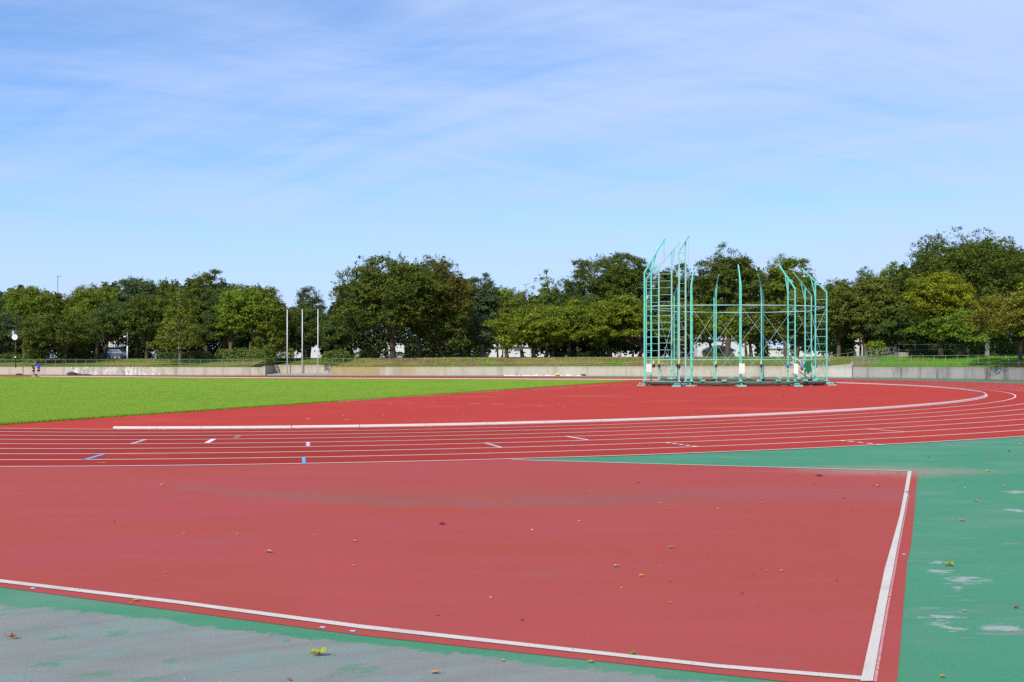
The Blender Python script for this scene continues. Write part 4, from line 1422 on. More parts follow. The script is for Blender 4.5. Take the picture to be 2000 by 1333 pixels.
vs = [(x, d_ - 1.2, z) for x, z in A1] + [(x, d_ + 1.3, z) for x, z in A1] + [(x, d_ - 1.2, z - .3) for x, z in A1] + [(x, d_ + 1.3, z - .3) for x, z in A1]
m_ = n + 1
mb.add(vs, [(i, i + 1, m_ + i + 1, m_ + i) for i in range(n)] + [(2 * m_ + i, 3 * m_ + i, 3 * m_ + i + 1, 2 * m_ + i + 1) for i in range(n)] + [(i, 2 * m_ + i, 2 * m_ + i + 1, i + 1) for i in range(n)])
mb.build('canopy', M_navyroof, b_)
building(1490, 1640, 681, 188, 'low white building behind the right side of the cage', windows=((1525, 1535, 686, 692), (1570, 1585, 686, 691)))
building(1664, 1700, 668, 150, 'small white hut seen through the trees right of the cage', roof=1.3, depth=4)

# partly hidden car below the shed
d_ = 150.0; X = XD(226, d_); zc = 2.05
e = empty('parked_car', (X, d_, zc)); tag(e, 'dark blue car parked in front of the brown shed', 'car')
mb = MB()
prof_ = [(-2.1, .3), (-2.1, .75), (-1.55, .9), (-1.0, 1.42), (.7, 1.45), (1.35, .95), (2.05, .82), (2.1, .3)]
w_ = .84
vs = [(X + a, d_ - w_ * (1 if z < 1 else .82), zc + z) for a, z in prof_] + [(X + a, d_ + w_ * (1 if z < 1 else .82), zc + z) for a, z in prof_]
n = len(prof_)
mb.add(vs, [tuple(range(n)), tuple(reversed(range(n, 2 * n)))] + [(i, n + i, n + (i + 1) % n, (i + 1) % n) for i in range(n)])
mb.build('body', M_carb, e, bevel=.06)
mb = MB(); mb.add([(X - 1.28, d_ - .85, zc + .96), (X - .93, d_ - .74, zc + 1.36), (X + .62, d_ - .74, zc + 1.38), (X + 1.12, d_ - .85, zc + .96)], [(0, 1, 2, 3)])
mb.build('side_window', M_window, e)
for a in (-1.3, 1.3):
    mb = MB(); mb.lathe([(0, -.1), (.2, -.1), (.32, -.09), (.33, 0), (.32, .09), (0, .1)], (0, 0, 0), 16)
    mb.v = [(X + a + x, d_ - .78 + z, zc + .32 + y) for x, y, z in mb.v]
    mb.build('wheel', M_tyre, e, smooth=True)

# ================================================================== trees
def leaf_mat(name, c1, c2, c3, transl=0.22, accent=0.88, patch=0.35, cp=None):
    m, nt, b, P = new_mat(name, 0.95, 0.04)
    rnd = nd(nt, 'ShaderNodeNewGeometry').outputs['Random Per Island']
    c = mixc(nt, sstep(nt, rnd, 0.0, accent), c1, c2)
    c = mixc(nt, sstep(nt, rnd, accent, 1.0), c, c3)
    if cp is not None:
        pn = noise(nt, P, 0.35, 3.0, 0.6)
        c = mixc(nt, mth(nt, 'MULTIPLY', sstep(nt, pn, 0.48, 0.66), patch), c, cp)
    setc(nt, b, c)
    tr = nd(nt, 'ShaderNodeBsdfTranslucent', {'Color': c})
    mx = nd(nt, 'ShaderNodeMixShader', {0: transl, 1: b.outputs[0], 2: tr.outputs[0]})
    nt.links.new(mx.outputs[0], nt.nodes['Material Output'].inputs['Surface'])
    return m


LM = {
    'olive': leaf_mat('olive_leaves', (0.064, 0.100, 0.016), (0.122, 0.158, 0.026), (0.19, 0.172, 0.035), cp=(0.115, 0.118, 0.022)),
    'brown': leaf_mat('brownish_leaves', (0.082, 0.098, 0.018), (0.152, 0.150, 0.03), (0.26, 0.15, 0.035), cp=(0.16, 0.122, 0.026), patch=.5),
    'camphor': leaf_mat('camphor_leaves', (0.10, 0.150, 0.016), (0.20, 0.250, 0.03), (0.28, 0.30, 0.05), cp=(0.14, 0.165, 0.02)),
    'deep': leaf_mat('deep_green_leaves', (0.055, 0.090, 0.022), (0.105, 0.145, 0.032), (0.15, 0.18, 0.04), cp=(0.07, 0.115, 0.04)),
    'blue': leaf_mat('blue_green_leaves', (0.065, 0.105, 0.040), (0.125, 0.165, 0.068), (0.18, 0.21, 0.09), cp=(0.08, 0.135, 0.05)),
    'pine': leaf_mat('pine_needles', (0.10, 0.140, 0.018), (0.185, 0.220, 0.03), (0.25, 0.26, 0.045), cp=(0.18, 0.18, 0.025)),
    'bright': leaf_mat('bright_leaves', (0.11, 0.180, 0.02), (0.20, 0.275, 0.03), (0.28, 0.31, 0.05), cp=(0.12, 0.165, 0.02)),
    'cherry': leaf_mat('cherry_leaves', (0.096, 0.150, 0.016), (0.198, 0.250, 0.024), (0.48, 0.37, 0.04), accent=.93, cp=(0.20, 0.212, 0.022)),
    'yellow': leaf_mat('yellowing_leaves', (0.15, 0.19, 0.016), (0.28, 0.285, 0.02), (0.42, 0.34, 0.035), cp=(0.09, 0.14, 0.018), patch=.95),
    'orange': leaf_mat('orange_leaves', (0.13, 0.145, 0.022), (0.235, 0.23, 0.03), (0.48, 0.31, 0.04), accent=.86, cp=(0.14, 0.17, 0.025)),
    'tan': leaf_mat('tan_olive_leaves', (0.086, 0.118, 0.020), (0.165, 0.192, 0.034), (0.26, 0.215, 0.045), cp=(0.15, 0.145, 0.028)),
    'dark': leaf_mat('shade_toned_leaves', (0.022, 0.034, 0.010), (0.045, 0.065, 0.018), (0.06, 0.08, 0.022), transl=.1),  # leaf colour darkened to stand for the shade among the back trees
    'hedge': leaf_mat('hedge_leaves', (0.075, 0.123, 0.024), (0.143, 0.203, 0.045), (0.195, 0.240, 0.060), cp=(0.105, 0.150, 0.030)),
}
TREES = []


def crown_leaves(rng, kind, c, r, n, leaf):
    """leaf spray centres and normals for a crown of overlapping boughs"""
    cx_, cy_, cz_ = c; rx, ry, rz = r
    pads = []
    ph1, ph2 = rng.uniform(0, 6.28, 2)
    if kind == 'pine':
        nl = 11
        for k in range(nl):
            f = (k + .3) / nl
            rad = (1 - f) ** .75
            m_ = max(1, int(7 * rad) + 1)
            for q in range(m_):
                a = 2 * np.pi * (q + rng.uniform(-.35, .35)) / m_ + k * 1.3
                pr = rad * rng.uniform(.45, .92)
                pads.append((np.cos(a) * pr, np.sin(a) * pr, -1 + 2 * f + rng.normal(0, .04), .20 + .16 * rad, .42))
        pads.append((0, 0, .9, .12, 1.2))
    else:
        npad = {'zelkova': 74, 'camphor': 46, 'airy': 60, 'cherry': 60, 'bush': 40}[kind]
        g = np.pi * (3 - 5 ** .5)
        for k in range(npad):
            u = 1 - 1.75 * (k + .5) / npad            # from the top down to just below the equator
            ang = k * g + rng.uniform(-.5, .5)
            s = math.sqrt(max(0, 1 - min(1, abs(u)) ** 2))
            lo = {'zelkova': .55, 'camphor': .60, 'airy': .45, 'cherry': .5, 'bush': .6}[kind]
            k_ = rng.uniform(lo, 1.0) if rng.uniform() < .8 else rng.uniform(.2, .6)
            if kind in ('zelkova', 'cherry') and u < .35:
                s = s * .85 + .15
            sz = {'zelkova': rng.uniform(.16, .27), 'camphor': rng.uniform(.22, .36), 'airy': rng.uniform(.13, .25), 'cherry': rng.uniform(.17, .30), 'bush': rng.uniform(.25, .4)}[kind]
            fl = {'zelkova': .50, 'camphor': .8, 'airy': .55, 'cherry': .34, 'bush': .8}[kind]
            kk = k_ * (1 - sz * .55)
            kk *= 1 + .13 * math.sin(2 * ang + ph1) + .09 * math.sin(3 * ang + ph2 + u * 2)
            pads.append((np.cos(ang) * s * kk, np.sin(ang) * s * kk, u * kk, sz, fl))
    pads = np.array(pads)
    wgt = pads[:, 3] ** 2; wgt /= wgt.sum()
    idx = rng.choice(len(pads), n, p=wgt)
    pc = pads[idx]
    dirs = unit(rng.normal(size=(n, 3)))
    dirs[:, 2] = np.where(rng.uniform(size=n) < .55, np.abs(dirs[:, 2]), dirs[:, 2])
    rr = rng.uniform(.35, 1.0, (n, 1)) ** .5 * (1 + (rng.uniform(size=(n, 1)) < .07) * rng.uniform(0, .55, (n, 1)))
    rm = (rx + ry) / 2
    off = dirs * rr * pc[:, 3:4] * rm
    off[:, 2] *= pc[:, 4]
    # drooping outer ends
    rad = np.hypot(off[:, 0], off[:, 1]) / (pc[:, 3] * rm + 1e-6)
    off[:, 2] -= rad ** 2 * pc[:, 3] * rm * .16
    C = np.stack([cx_ + pc[:, 0] * rx + off[:, 0], cy_ + pc[:, 1] * ry + off[:, 1], cz_ + pc[:, 2] * rz + off[:, 2]], 1)
    N = dirs * .55 + np.array([0, 0, .55]) + rng.normal(0, .45, (n, 3))
    return C, N, pads


SPR = {'zelkova': 14, 'airy': 16, 'cherry': 9, 'camphor': 3, 'pine': 4, 'bush': 0}


def tree(label, kind, mat, x, top, w, ybot, d, tx=None, bark=None, seed=0, leaf=.25, dens=1.0, depth=.85, name=None, cat='tree', group='park trees along the bank', base_z=None, tr=None, td=None):
    rng = np.random.default_rng(seed + 100)
    w = w * 1.08; ybot = ybot + 8; X = XD(x, d); rx = w / 2 * d / F; ry = rx * depth
    zt, zb = ZD(top, d), ZD(ybot, d)
    rz = (zt - zb) / 2
    c = (X, d, (zt + zb) / 2)
    TX = XD(tx if tx is not None else x, d)
    TD = td or d
    TX = XD(tx if tx is not None else x, TD)
    bz = bank_z(TX, TD) if base_z is None else base_z
    e = empty(name or {'pine': 'pine_tree', 'cherry': 'cherry_tree', 'zelkova': 'broadleaf_tree', 'camphor': 'broadleaf_tree', 'airy': 'broadleaf_tree', 'bush': 'bush'}[kind], (TX, TD, bz))
    tag(e, label, cat, group)
    area = 4 * math.pi * ((rx * ry + rx * rz + ry * rz) / 3)
    n = int(area * 2.3 * dens / (leaf ** 2 * .42))
    n = min(n, 42000)
    C, N, pads = crown_leaves(rng, kind, c, (rx, ry, rz), n, leaf)
    # ragged twig ends poking out of the outline
    nf = int(n * {'airy': .10, 'pine': 0, 'bush': .2}.get(kind, .13))
    if nf:
        dv = unit(rng.normal(size=(nf, 3))); dv[:, 2] = np.where(dv[:, 2] < -.25, -dv[:, 2], dv[:, 2])
        wv = .84 + .13 * np.sin(dv[:, 0] * 9 + seed) * np.cos(dv[:, 1] * 8 + dv[:, 2] * 9 + seed * .7)
        Cs = np.array(c) + dv * np.array([rx, ry, rz]) * (wv * rng.uniform(.9, 1.04, nf))[:, None]
        C = np.concatenate([C, Cs]); N = np.concatenate([N, dv * .6 + np.array([0, 0, .5]) + rng.normal(0, .4, (nf, 3))])
    n0 = len(C)
    ns = SPR[kind] * 4
    if ns:
        sC, sN = [], []
        for k in range(ns):
            a = rng.uniform(0, 2 * np.pi); u = rng.uniform(.05, .98)
            s = math.sqrt(1 - u * u)
            p = np.array([c[0] + rx * s * np.cos(a) * .89, c[1] + ry * s * np.sin(a) * .89, c[2] + rz * u * .89])
            dirn = unit(np.array([s * np.cos(a) * .7, s * np.sin(a) * .7, u * .6 + .55]) + rng.normal(0, .25, 3))
            L = rng.uniform(.05, .15) * rx
            m_ = int(16 + 40 * L)
            t = rng.uniform(-1.0, 1, (m_, 1))
            sC.append(p + dirn * L * t + rng.normal(0, .16, (m_, 3)) * (1.15 - np.maximum(t, -.6))); sN.append(rng.normal(size=(m_, 3)))
        C = np.concatenate([C] + sC); N = np.concatenate([N] + sN)
    k = C[:, 2] > bz + .25
    n0 = int(k[:n0].sum())
    C, N = C[k], N[k]
    # break the boughs into leaf clumps with dark gaps between them
    rc = {'pine': .34, 'camphor': .50}.get(kind, .42)
    ncl = int(area * 2.1 * dens / (math.pi * rc * rc))
    sel_ = rng.integers(0, max(n0, 1), ncl)
    cc, cn = C[sel_], N[sel_]
    pick = rng.integers(0, ncl, n0)
    g_ = rng.normal(0, 1, (n0, 3)) * rc * np.array([.52, .52, .30])
    loose = rng.uniform(size=(n0, 1)) < .12
    C[:n0] = np.where(loose, C[:n0], cc[pick] + g_)
    N[:n0] = np.where(loose, N[:n0], cn[pick] * .55 + unit(g_) * .55 + np.array([0, 0, .25]) + rng.normal(0, .3, (n0, 3)))
    size = leaf * rng.uniform(.6, 1.25, len(C)); size[n0:] *= .62
    asp = .34 if kind == 'pine' else .6
    quads_mesh('crown', leaf_quads(rng, C, N, size, asp), LM[mat], e)
    if kind != 'bush':
        H = zt - bz
        r0 = tr or np.clip(.018 * H + .012 * rx * 2, .14, .42)
        lean = rng.normal(0, .25)
        fork = bz + max(.8, (zb - bz) * .9 + rz * .25)
        mb = MB()
        mid = (TX + lean * .5, TD, (bz + fork) / 2)
        fk = (TX + lean, TD + .1, fork)
        mb.tube([(TX, TD, bz - .15), (TX, TD, bz + .25), mid, fk], [r0 * 1.45, r0 * 1.05, r0 * .9, r0 * .78], 8)
        if kind == 'pine':
            mb.tube([fk, (X, d, zt - .3)], [r0 * .78, .03], 6)
        lm = mb if kind == 'pine' else MB()
        trunk = None if kind == 'pine' else mb.build('trunk', bark or M_bark, e, smooth=True)
        nb = 16 if kind in ('cherry', 'airy') else 10
        sel = rng.choice(len(pads), min(nb, len(pads)), replace=False)
        for q in sel:
            p = pads[q]
            end = np.array([c[0] + p[0] * rx, c[1] + p[1] * ry, c[2] + p[2] * rz])
            st = np.array(fk) if kind != 'pine' else np.array([X, d, max(fork, end[2] - .4)])
            if kind != 'pine' and rng.uniform() < .4: st = st * .6 + np.array([TX, d, bz]) * 0 + np.array([c[0], c[1], max(fork, c[2] - rz * .3)]) * .4
            m1 = st * .5 + end * .5 + np.array([0, 0, .08 * rz]) + rng.normal(0, .12, 3) * rx * .3
            lm.tube([st, m1, end], [r0 * .42, r0 * .24, .03], 5)
        lm.build('trunk' if kind == 'pine' else 'branch', bark or M_bark, trunk or e, smooth=True)
    return e


i_ = 0
def T(*a, **k):
    global i_
    i_ += 1
    return tree(*a, seed=i_ * 7, **k)


# --- left group, back to front
T('rounded dark tree cut by the left edge of the picture', 'camphor', 'deep', -12, 563, 90, 700, 142)
T('broad bright green rounded tree above the clock pole', 'camphor', 'camphor', 62, 552, 118, 672, 140, tx=48)
T('blue-green tree low at the left edge behind the clock', 'airy', 'blue', 8, 606, 90, 690, 133, dens=1.3)
T('small dark brown-topped tree in the gap right of the clock tree', 'zelkova', 'brown', 118, 570, 62, 690, 143)
T('tall rounded olive tree with bare trunk left of the brown shed', 'camphor', 'camphor', 183, 546, 112, 668, 139, tx=189)
T('feathery grey-green tree with a wispy top behind the brown shed', 'airy', 'blue', 268, 536, 112, 660, 142, dens=1.3)
T('dark tree right of the feathery grey-green tree', 'zelkova', 'olive', 326, 541, 88, 690, 143)
T('low spreading olive tree in front, right of the clock pole', 'zelkova', 'olive', 120, 606, 150, 694, 128, tx=124)
T('dark blue-green tree overhanging the brown shed', 'zelkova', 'deep', 236, 585, 120, 668, 135, tx=203)
T('dense olive tree with a slim trunk right of the white lamp post', 'zelkova', 'olive', 290, 570, 112, 670, 134, tx=286)
T('tall dark tree with a pointed top right of the pine', 'zelkova', 'olive', 402, 521, 92, 690, 142)
T('dark bushy tree between the pine and the bright rounded tree', 'zelkova', 'deep', 437, 560, 80, 690, 138)
T('bright green rounded tree above the clipped hedge', 'camphor', 'bright', 478, 545, 112, 676, 134, tx=451)
T('bright green rounded tree nearest the flagpoles', 'camphor', 'camphor', 520, 553, 82, 674, 133, tx=487)
T('pine with a bare pale trunk standing on the bank left of the flagpoles', 'pine', 'pine', 350, 558, 104, 668, 124.5, tx=352, bark=M_barkp, tr=.17, leaf=.34)
T('short dark pine beside the end of the railing left of the flagpoles', 'pine', 'pine', 527, 574, 80, 690, 133.0, tx=529, tr=.15, leaf=.34)
# --- behind the flagpoles
T('sparse tree with spiky dark top right behind the flagpoles', 'airy', 'blue', 603, 556, 66, 660, 144, dens=.9)
T('dense dark tree right behind the three flagpoles', 'zelkova', 'deep', 606, 590, 96, 682, 137, tx=598)
T('small tree with an orange-tinted top behind the leftmost flagpole', 'camphor', 'tan', 567, 597, 40, 670, 141)
T('dark tree with low foliage between flagpoles and big rounded tree', 'zelkova', 'deep', 656, 620, 70, 690, 133)
# --- big rounded trees
T('huge dome-shaped dark green tree right of the flagpoles', 'zelkova', 'olive', 760, 494, 236, 676, 126, tx=768, tr=.4, leaf=.30, dens=1.25)
T('large brown-tinted tree merging with the right of the dome-shaped tree', 'zelkova', 'brown', 850, 494, 140, 668, 130, tx=820, tr=.33, dens=1.2)
T('dark lower tree under the right flank of the brown-tinted tree', 'zelkova', 'olive', 868, 580, 110, 686, 129, tx=866)
T('wispy blue-green tree right of the brown-tinted tree', 'airy', 'blue', 942, 532, 76, 674, 138, dens=1.5, bark=M_barkp)
T('bright green rounded tree left of the yellowing cherry', 'camphor', 'bright', 990, 552, 72, 674, 140)
T('dark blue-green bush-like tree beneath the wispy tree', 'zelkova', 'blue', 938, 610, 76, 690, 133, tx=951)
# --- between big trees and cage
T('pointed bright green conical tree above the cherries', 'pine', 'bright', 1067, 526, 66, 640, 144, leaf=.36)
T('dark tree with a ragged top right of the conical tree', 'zelkova', 'deep', 1112, 534, 84, 680, 144)
T('tall airy tree with sky showing through its crown left of the cage', 'airy', 'olive', 1200, 492, 180, 612, 142, dens=1.25, tx=1190)
T('dark tree filling the gap behind the cherries', 'zelkova', 'deep', 1130, 572, 130, 684, 136)
T('olive-brown tree with a flat top behind the first cherry', 'cherry', 'tan', 1020, 566, 100, 680, 136)
T('spreading yellow-green cherry tree with a leaning trunk', 'cherry', 'cherry', 1035, 596, 150, 686, 125, tx=1043, dens=1.1)
T('yellow-green cherry tree with low boughs and twisted dark trunks', 'cherry', 'cherry', 1110, 584, 140, 688, 126.5, tx=1078, dens=1.05)
T('yellow-green cherry tree just left of the throwing cage', 'cherry', 'cherry', 1212, 568, 142, 686, 124.5, tx=1250, dens=1.15)
T('slim dark-stemmed tree under the cherry left of the cage', 'zelkova', 'deep', 1205, 640, 60, 688, 131, tx=1236)
# --- behind the cage
T('olive tree behind the tall gate posts of the cage', 'airy', 'olive', 1322, 516, 100, 640, 134, dens=1.4)
T('large dark dense tree rising behind the middle of the cage', 'zelkova', 'olive', 1424, 479, 122, 640, 131, tx=1420, dens=1.2)
T('lighter green tree behind the right of the cage with gaps in its crown', 'airy', 'camphor', 1536, 493, 116, 650, 132, dens=1.5)
T('low cherry tree behind the left of the cage', 'cherry', 'cherry', 1335, 582, 126, 680, 121, tx=1330)
T('low yellowish cherry tree behind the middle of the cage', 'cherry', 'cherry', 1405, 600, 110, 672, 121, tx=1392)
T('low dark cherry tree with twin trunks right of the cage centre', 'cherry', 'tan', 1480, 582, 120, 678, 120, tx=1467)
T('tan-green cherry tree behind the right posts of the cage', 'cherry', 'tan', 1572, 560, 130, 684, 118, tx=1555)
# --- right group
T('spiky blue-green treetop on the skyline right of the cage', 'airy', 'blue', 1691, 517, 46, 640, 132, dens=1.3)
T('rounded olive-brown tree right of the cage', 'cherry', 'tan', 1638, 540, 110, 672, 117, dens=1.25)
T('spreading olive-brown tree above the ramp', 'cherry', 'tan', 1704, 530, 118, 668, 117, tx=1690, dens=1.25)
T('mid-green tree on the skyline left of the tallest tree', 'camphor', 'bright', 1750, 507, 76, 640, 129)
T('dark low tree shading the top of the ramp', 'zelkova', 'deep', 1740, 588, 130, 676, 116, dens=1.2)
T('tallest broad dark olive tree at the right of the picture', 'zelkova', 'olive', 1892, 440, 240, 640, 113, tx=1928, bark=M_barkp, tr=.25, leaf=.24, dens=1.3)
T('tree with golden-yellow boughs in front of the tallest tree', 'cherry', 'yellow', 1832, 524, 140, 640, 106.5, tx=1838, dens=1.0, leaf=.21)
T('low bright green tree below the golden boughs', 'cherry', 'bright', 1866, 600, 150, 676, 105.5, tx=1880, dens=1.1, leaf=.21, bark=M_barkd)
T('dark leafy tree cut by the right edge, behind the orange-leaved cherry', 'zelkova', 'olive', 2020, 484, 130, 668, 112, tx=2010)
T('thinning orange-leaved cherry with bare grey twigs at the right edge', 'cherry', 'orange', 1988, 556, 140, 668, 91.5, tx=1992, dens=.6, leaf=.21, depth=1.9, td=97.5)
T('cherry tree whose boughs overhang the wall at the right edge', 'cherry', 'cherry', 2072, 520, 150, 660, 88, tx=2090, dens=.9)

# --- hedges and bushes
def hedge(label, px0, px1, ytop, ybase, d, seed, mat='hedge', cat='hedge', name='hedge', group=None, dp=1.1):
    rng = np.random.default_rng(seed)
    x0, x1 = XD(px0, d), XD(px1, d)
    bz = bank_z((x0 + x1) / 2, d)
    zt = ZD(ytop, d)
    n = int((x1 - x0) * (zt - bz + dp) * 95)
    u = rng.uniform(0, 1, n); face = rng.uniform(0, 1, n)
    hz_ = (zt - bz)
    front = face < .62
    wob = .16 * np.sin(u * (x1 - x0) * 2.1 + seed) + .1 * np.sin(u * (x1 - x0) * 5.3)
    X_ = x0 + (x1 - x0) * u
    Y_ = np.where(front, d - dp / 2 + rng.normal(0, .13, n) + wob * .8, d + rng.uniform(-dp / 2, dp / 2, n))
    Z_ = np.where(front, bz + hz_ * rng.uniform(0, 1, n) ** .8, bz + hz_ + rng.normal(0, .10, n) + wob)
    e_ = np.minimum(u, 1 - u) * (x1 - x0)
    Z_ = bz + (Z_ - bz) * np.clip(.55 + e_ * .9, 0, 1)
    N_ = np.where(front[:, None], np.array([0, -.8, .5]), np.array([0, -.1, 1.0])) + rng.normal(0, .5, (n, 3))
    o = quads_mesh(name, leaf_quads(rng, np.stack([X_, Y_, Z_], 1), N_, rng.uniform(.14, .28, n)), LM[mat])
    tag(o, label, cat, group)
    return o


hedge('bright clipped hedge below the rounded trees left of the flagpoles', 420, 524, 684, 704, 127.2, 1, group='hedges on the bank')
hedge('dark shaded hedge around the foot of the pale-trunked pine', 300, 420, 689, 704, 129.5, 2, 'deep', group='hedges on the bank')
hedge('green hedge between the flagpoles and the huge dome-shaped tree', 628, 688, 687, 702, 128.6, 3, group='hedges on the bank')
hedge('dark shaded hedge behind the trunk of the huge dome-shaped tree', 690, 920, 688, 702, 132, 4, 'deep', group='hedges on the bank')
hedge('leafy bushes on the bank right of the clock pole', 50, 108, 684, 702, 129, 5, 'hedge', group='hedges on the bank')
hedge('dark bushes behind the railing at the left edge', -30, 48, 693, 702, 131, 6, 'deep', group='hedges on the bank')
hedge('dark undergrowth below the low spreading olive tree', 110, 200, 691, 702, 133, 7, 'deep', group='hedges on the bank')
hedge('low ground-cover hedge under the cherries left of the cage', 1075, 1185, 689, 699, 129, 8, 'deep', group='hedges on the bank')
hedge('yellow-green bushy shrub at the top of the ramp', 1692, 1728, 668, 696, 113.4, 9, 'bright', 'bush', 'bush', dp=1.6)
hedge('dark undergrowth right of the white hut', 1600, 1668, 682, 698, 119, 10, 'deep', group='hedges on the bank')
hedge('dark undergrowth behind the railing under the tallest tree', 1770, 2060, 672, 700, 117, 11, 'deep', group='hedges on the bank')

# --- the deep wood behind, one mass of foliage with shade put into its dark colour, gaps near the ground
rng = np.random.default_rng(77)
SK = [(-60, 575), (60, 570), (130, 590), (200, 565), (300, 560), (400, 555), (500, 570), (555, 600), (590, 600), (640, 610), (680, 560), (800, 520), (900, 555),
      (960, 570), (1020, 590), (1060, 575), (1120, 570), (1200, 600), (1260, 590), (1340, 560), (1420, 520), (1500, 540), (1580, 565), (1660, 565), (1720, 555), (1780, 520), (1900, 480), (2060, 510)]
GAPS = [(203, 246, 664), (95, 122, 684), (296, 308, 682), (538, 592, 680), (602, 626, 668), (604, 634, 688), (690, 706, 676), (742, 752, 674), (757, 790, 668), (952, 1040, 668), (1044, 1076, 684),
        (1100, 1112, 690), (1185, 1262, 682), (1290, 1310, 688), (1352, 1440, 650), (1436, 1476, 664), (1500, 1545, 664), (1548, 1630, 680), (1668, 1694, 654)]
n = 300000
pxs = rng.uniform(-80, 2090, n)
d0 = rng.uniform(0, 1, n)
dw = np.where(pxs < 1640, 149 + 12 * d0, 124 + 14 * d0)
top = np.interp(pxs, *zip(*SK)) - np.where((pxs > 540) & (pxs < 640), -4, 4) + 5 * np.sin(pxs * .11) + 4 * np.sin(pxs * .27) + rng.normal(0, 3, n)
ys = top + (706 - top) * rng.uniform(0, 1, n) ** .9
keep = np.ones(n, bool)
jit = rng.normal(0, 2.0, n)
for g0, g1, gy in GAPS:
    gy = gy + 4 + 3 * np.sin(pxs * .6 + g0)
    keep &= ~((rng.uniform(size=n) < .985) & (pxs > g0 + jit) & (pxs < g1 + jit) & (ys > gy + jit * 1.6))
keep &= rng.uniform(0, 1, n) < .95
pxs, ys, dw = pxs[keep], ys[keep], dw[keep]
C = np.stack([XD(pxs, 1) * dw, dw, EYE + (HZ - ys) * dw / F], 1)
C = C[C[:, 2] > 1.7]
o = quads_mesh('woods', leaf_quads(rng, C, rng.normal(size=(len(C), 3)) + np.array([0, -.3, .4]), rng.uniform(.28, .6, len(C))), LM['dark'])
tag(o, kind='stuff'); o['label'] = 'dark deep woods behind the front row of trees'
# bare stems standing in the lit gaps
for k, (x_, y0_, d_, r_, lab) in enumerate([(972, 640, 140, .11, 'thin leaning stem in front of the white block, leftmost of three'), (981, 640, 141, .09, 'thin dark stem in front of the white block, middle of three'),
                                            (987, 640, 141, .08, 'thin dark stem in front of the white block, rightmost of three'), (1416, 640, 133, .13, 'bare dark trunk in front of the gabled building'),
                                            (605, 640, 139, .16, 'bare trunk between the middle and right flagpoles'), (1459, 640, 131, .16, 'bare trunk behind the centre of the cage'),
                                            (1556, 650, 130, .16, 'bare trunk behind the right rear post of the cage'), (1680, 650, 126, .13, 'bare trunk beside the small white hut'), (271, 650, 138, .12, 'slim grey trunk right of the white lamp post')]):
    X_ = XD(x_, d_); bz = bank_z(X_, d_)
    rk = np.random.default_rng(k)
    o = MB().tube([(X_ + rk.normal(0, .1), d_, bz - .1), (X_ + rk.normal(0, .15), d_, bz + 1.5), (X_ + rk.normal(0, .4), d_ + .2, ZD(y0_, d_))], [r_ * 1.3, r_, r_ * .8], 7).build('bare_trunk', M_barkd if k in (1, 2, 3) else M_bark, smooth=True)
    tag(o, lab, 'tree trunk', 'bare trunks among the trees')
# ================================================================== people
M_skin = paint('skin', (0.62, 0.40, 0.30), (0.58, 0.36, 0.27), 0.55)
M_hairb = paint('brown_hair', (0.055, 0.028, 0.016), (0.075, 0.038, 0.02), 0.5)
M_hairk = paint('black_hair', (0.012, 0.011, 0.012), (0.02, 0.018, 0.018), 0.45)
M_shirtb = paint('blue_shirt', (0.015, 0.03, 0.62), (0.02, 0.04, 0.68), 0.8)
M_shirtk = paint('black_shirt', (0.018, 0.018, 0.02), (0.026, 0.026, 0.028), 0.85)
M_shortk = paint('navy_shorts', (0.014, 0.018, 0.05), (0.02, 0.024, 0.06), 0.85)
M_shortr = paint('maroon_shorts', (0.055, 0.012, 0.014), (0.09, 0.016, 0.018), 0.85)
M_shoew = paint('white_shoe', (0.80, 0.76, 0.70), (0.74, 0.70, 0.64), 0.6)
M_shoep = paint('pale_shoe', (0.75, 0.48, 0.36), (0.70, 0.44, 0.34), 0.6)


def skin_mesh(name, V, E_, Rr, mat, parent, root=0, sub=1):
    me = bpy.data.meshes.new(name)
    me.from_pydata(V, E_, [])
    o = bpy.data.objects.new(name, me)
    COL.objects.link(o)
    md = o.modifiers.new('skin', 'SKIN')
    md.use_smooth_shade = True
    for i, r_ in enumerate(Rr):
        sv = me.skin_vertices[0].data[i]
        sv.radius = r_ if hasattr(r_, '__len__') else (r_, r_)
        sv.use_root = (i == root)
    o.modifiers.new('sub', 'SUBSURF').levels = sub
    dg = bpy.context.evaluated_depsgraph_get()
    ev = bpy.data.meshes.new_from_object(o.evaluated_get(dg))
    ev.name = name
    o.modifiers.clear()
    o.data = ev
    if not ev.materials: ev.materials.append(mat)
    else: ev.materials[0] = mat
    ev.shade_smooth()
    o.parent = parent
    o.matrix_parent_inverse = parent.matrix_basis.inverted()
    return o


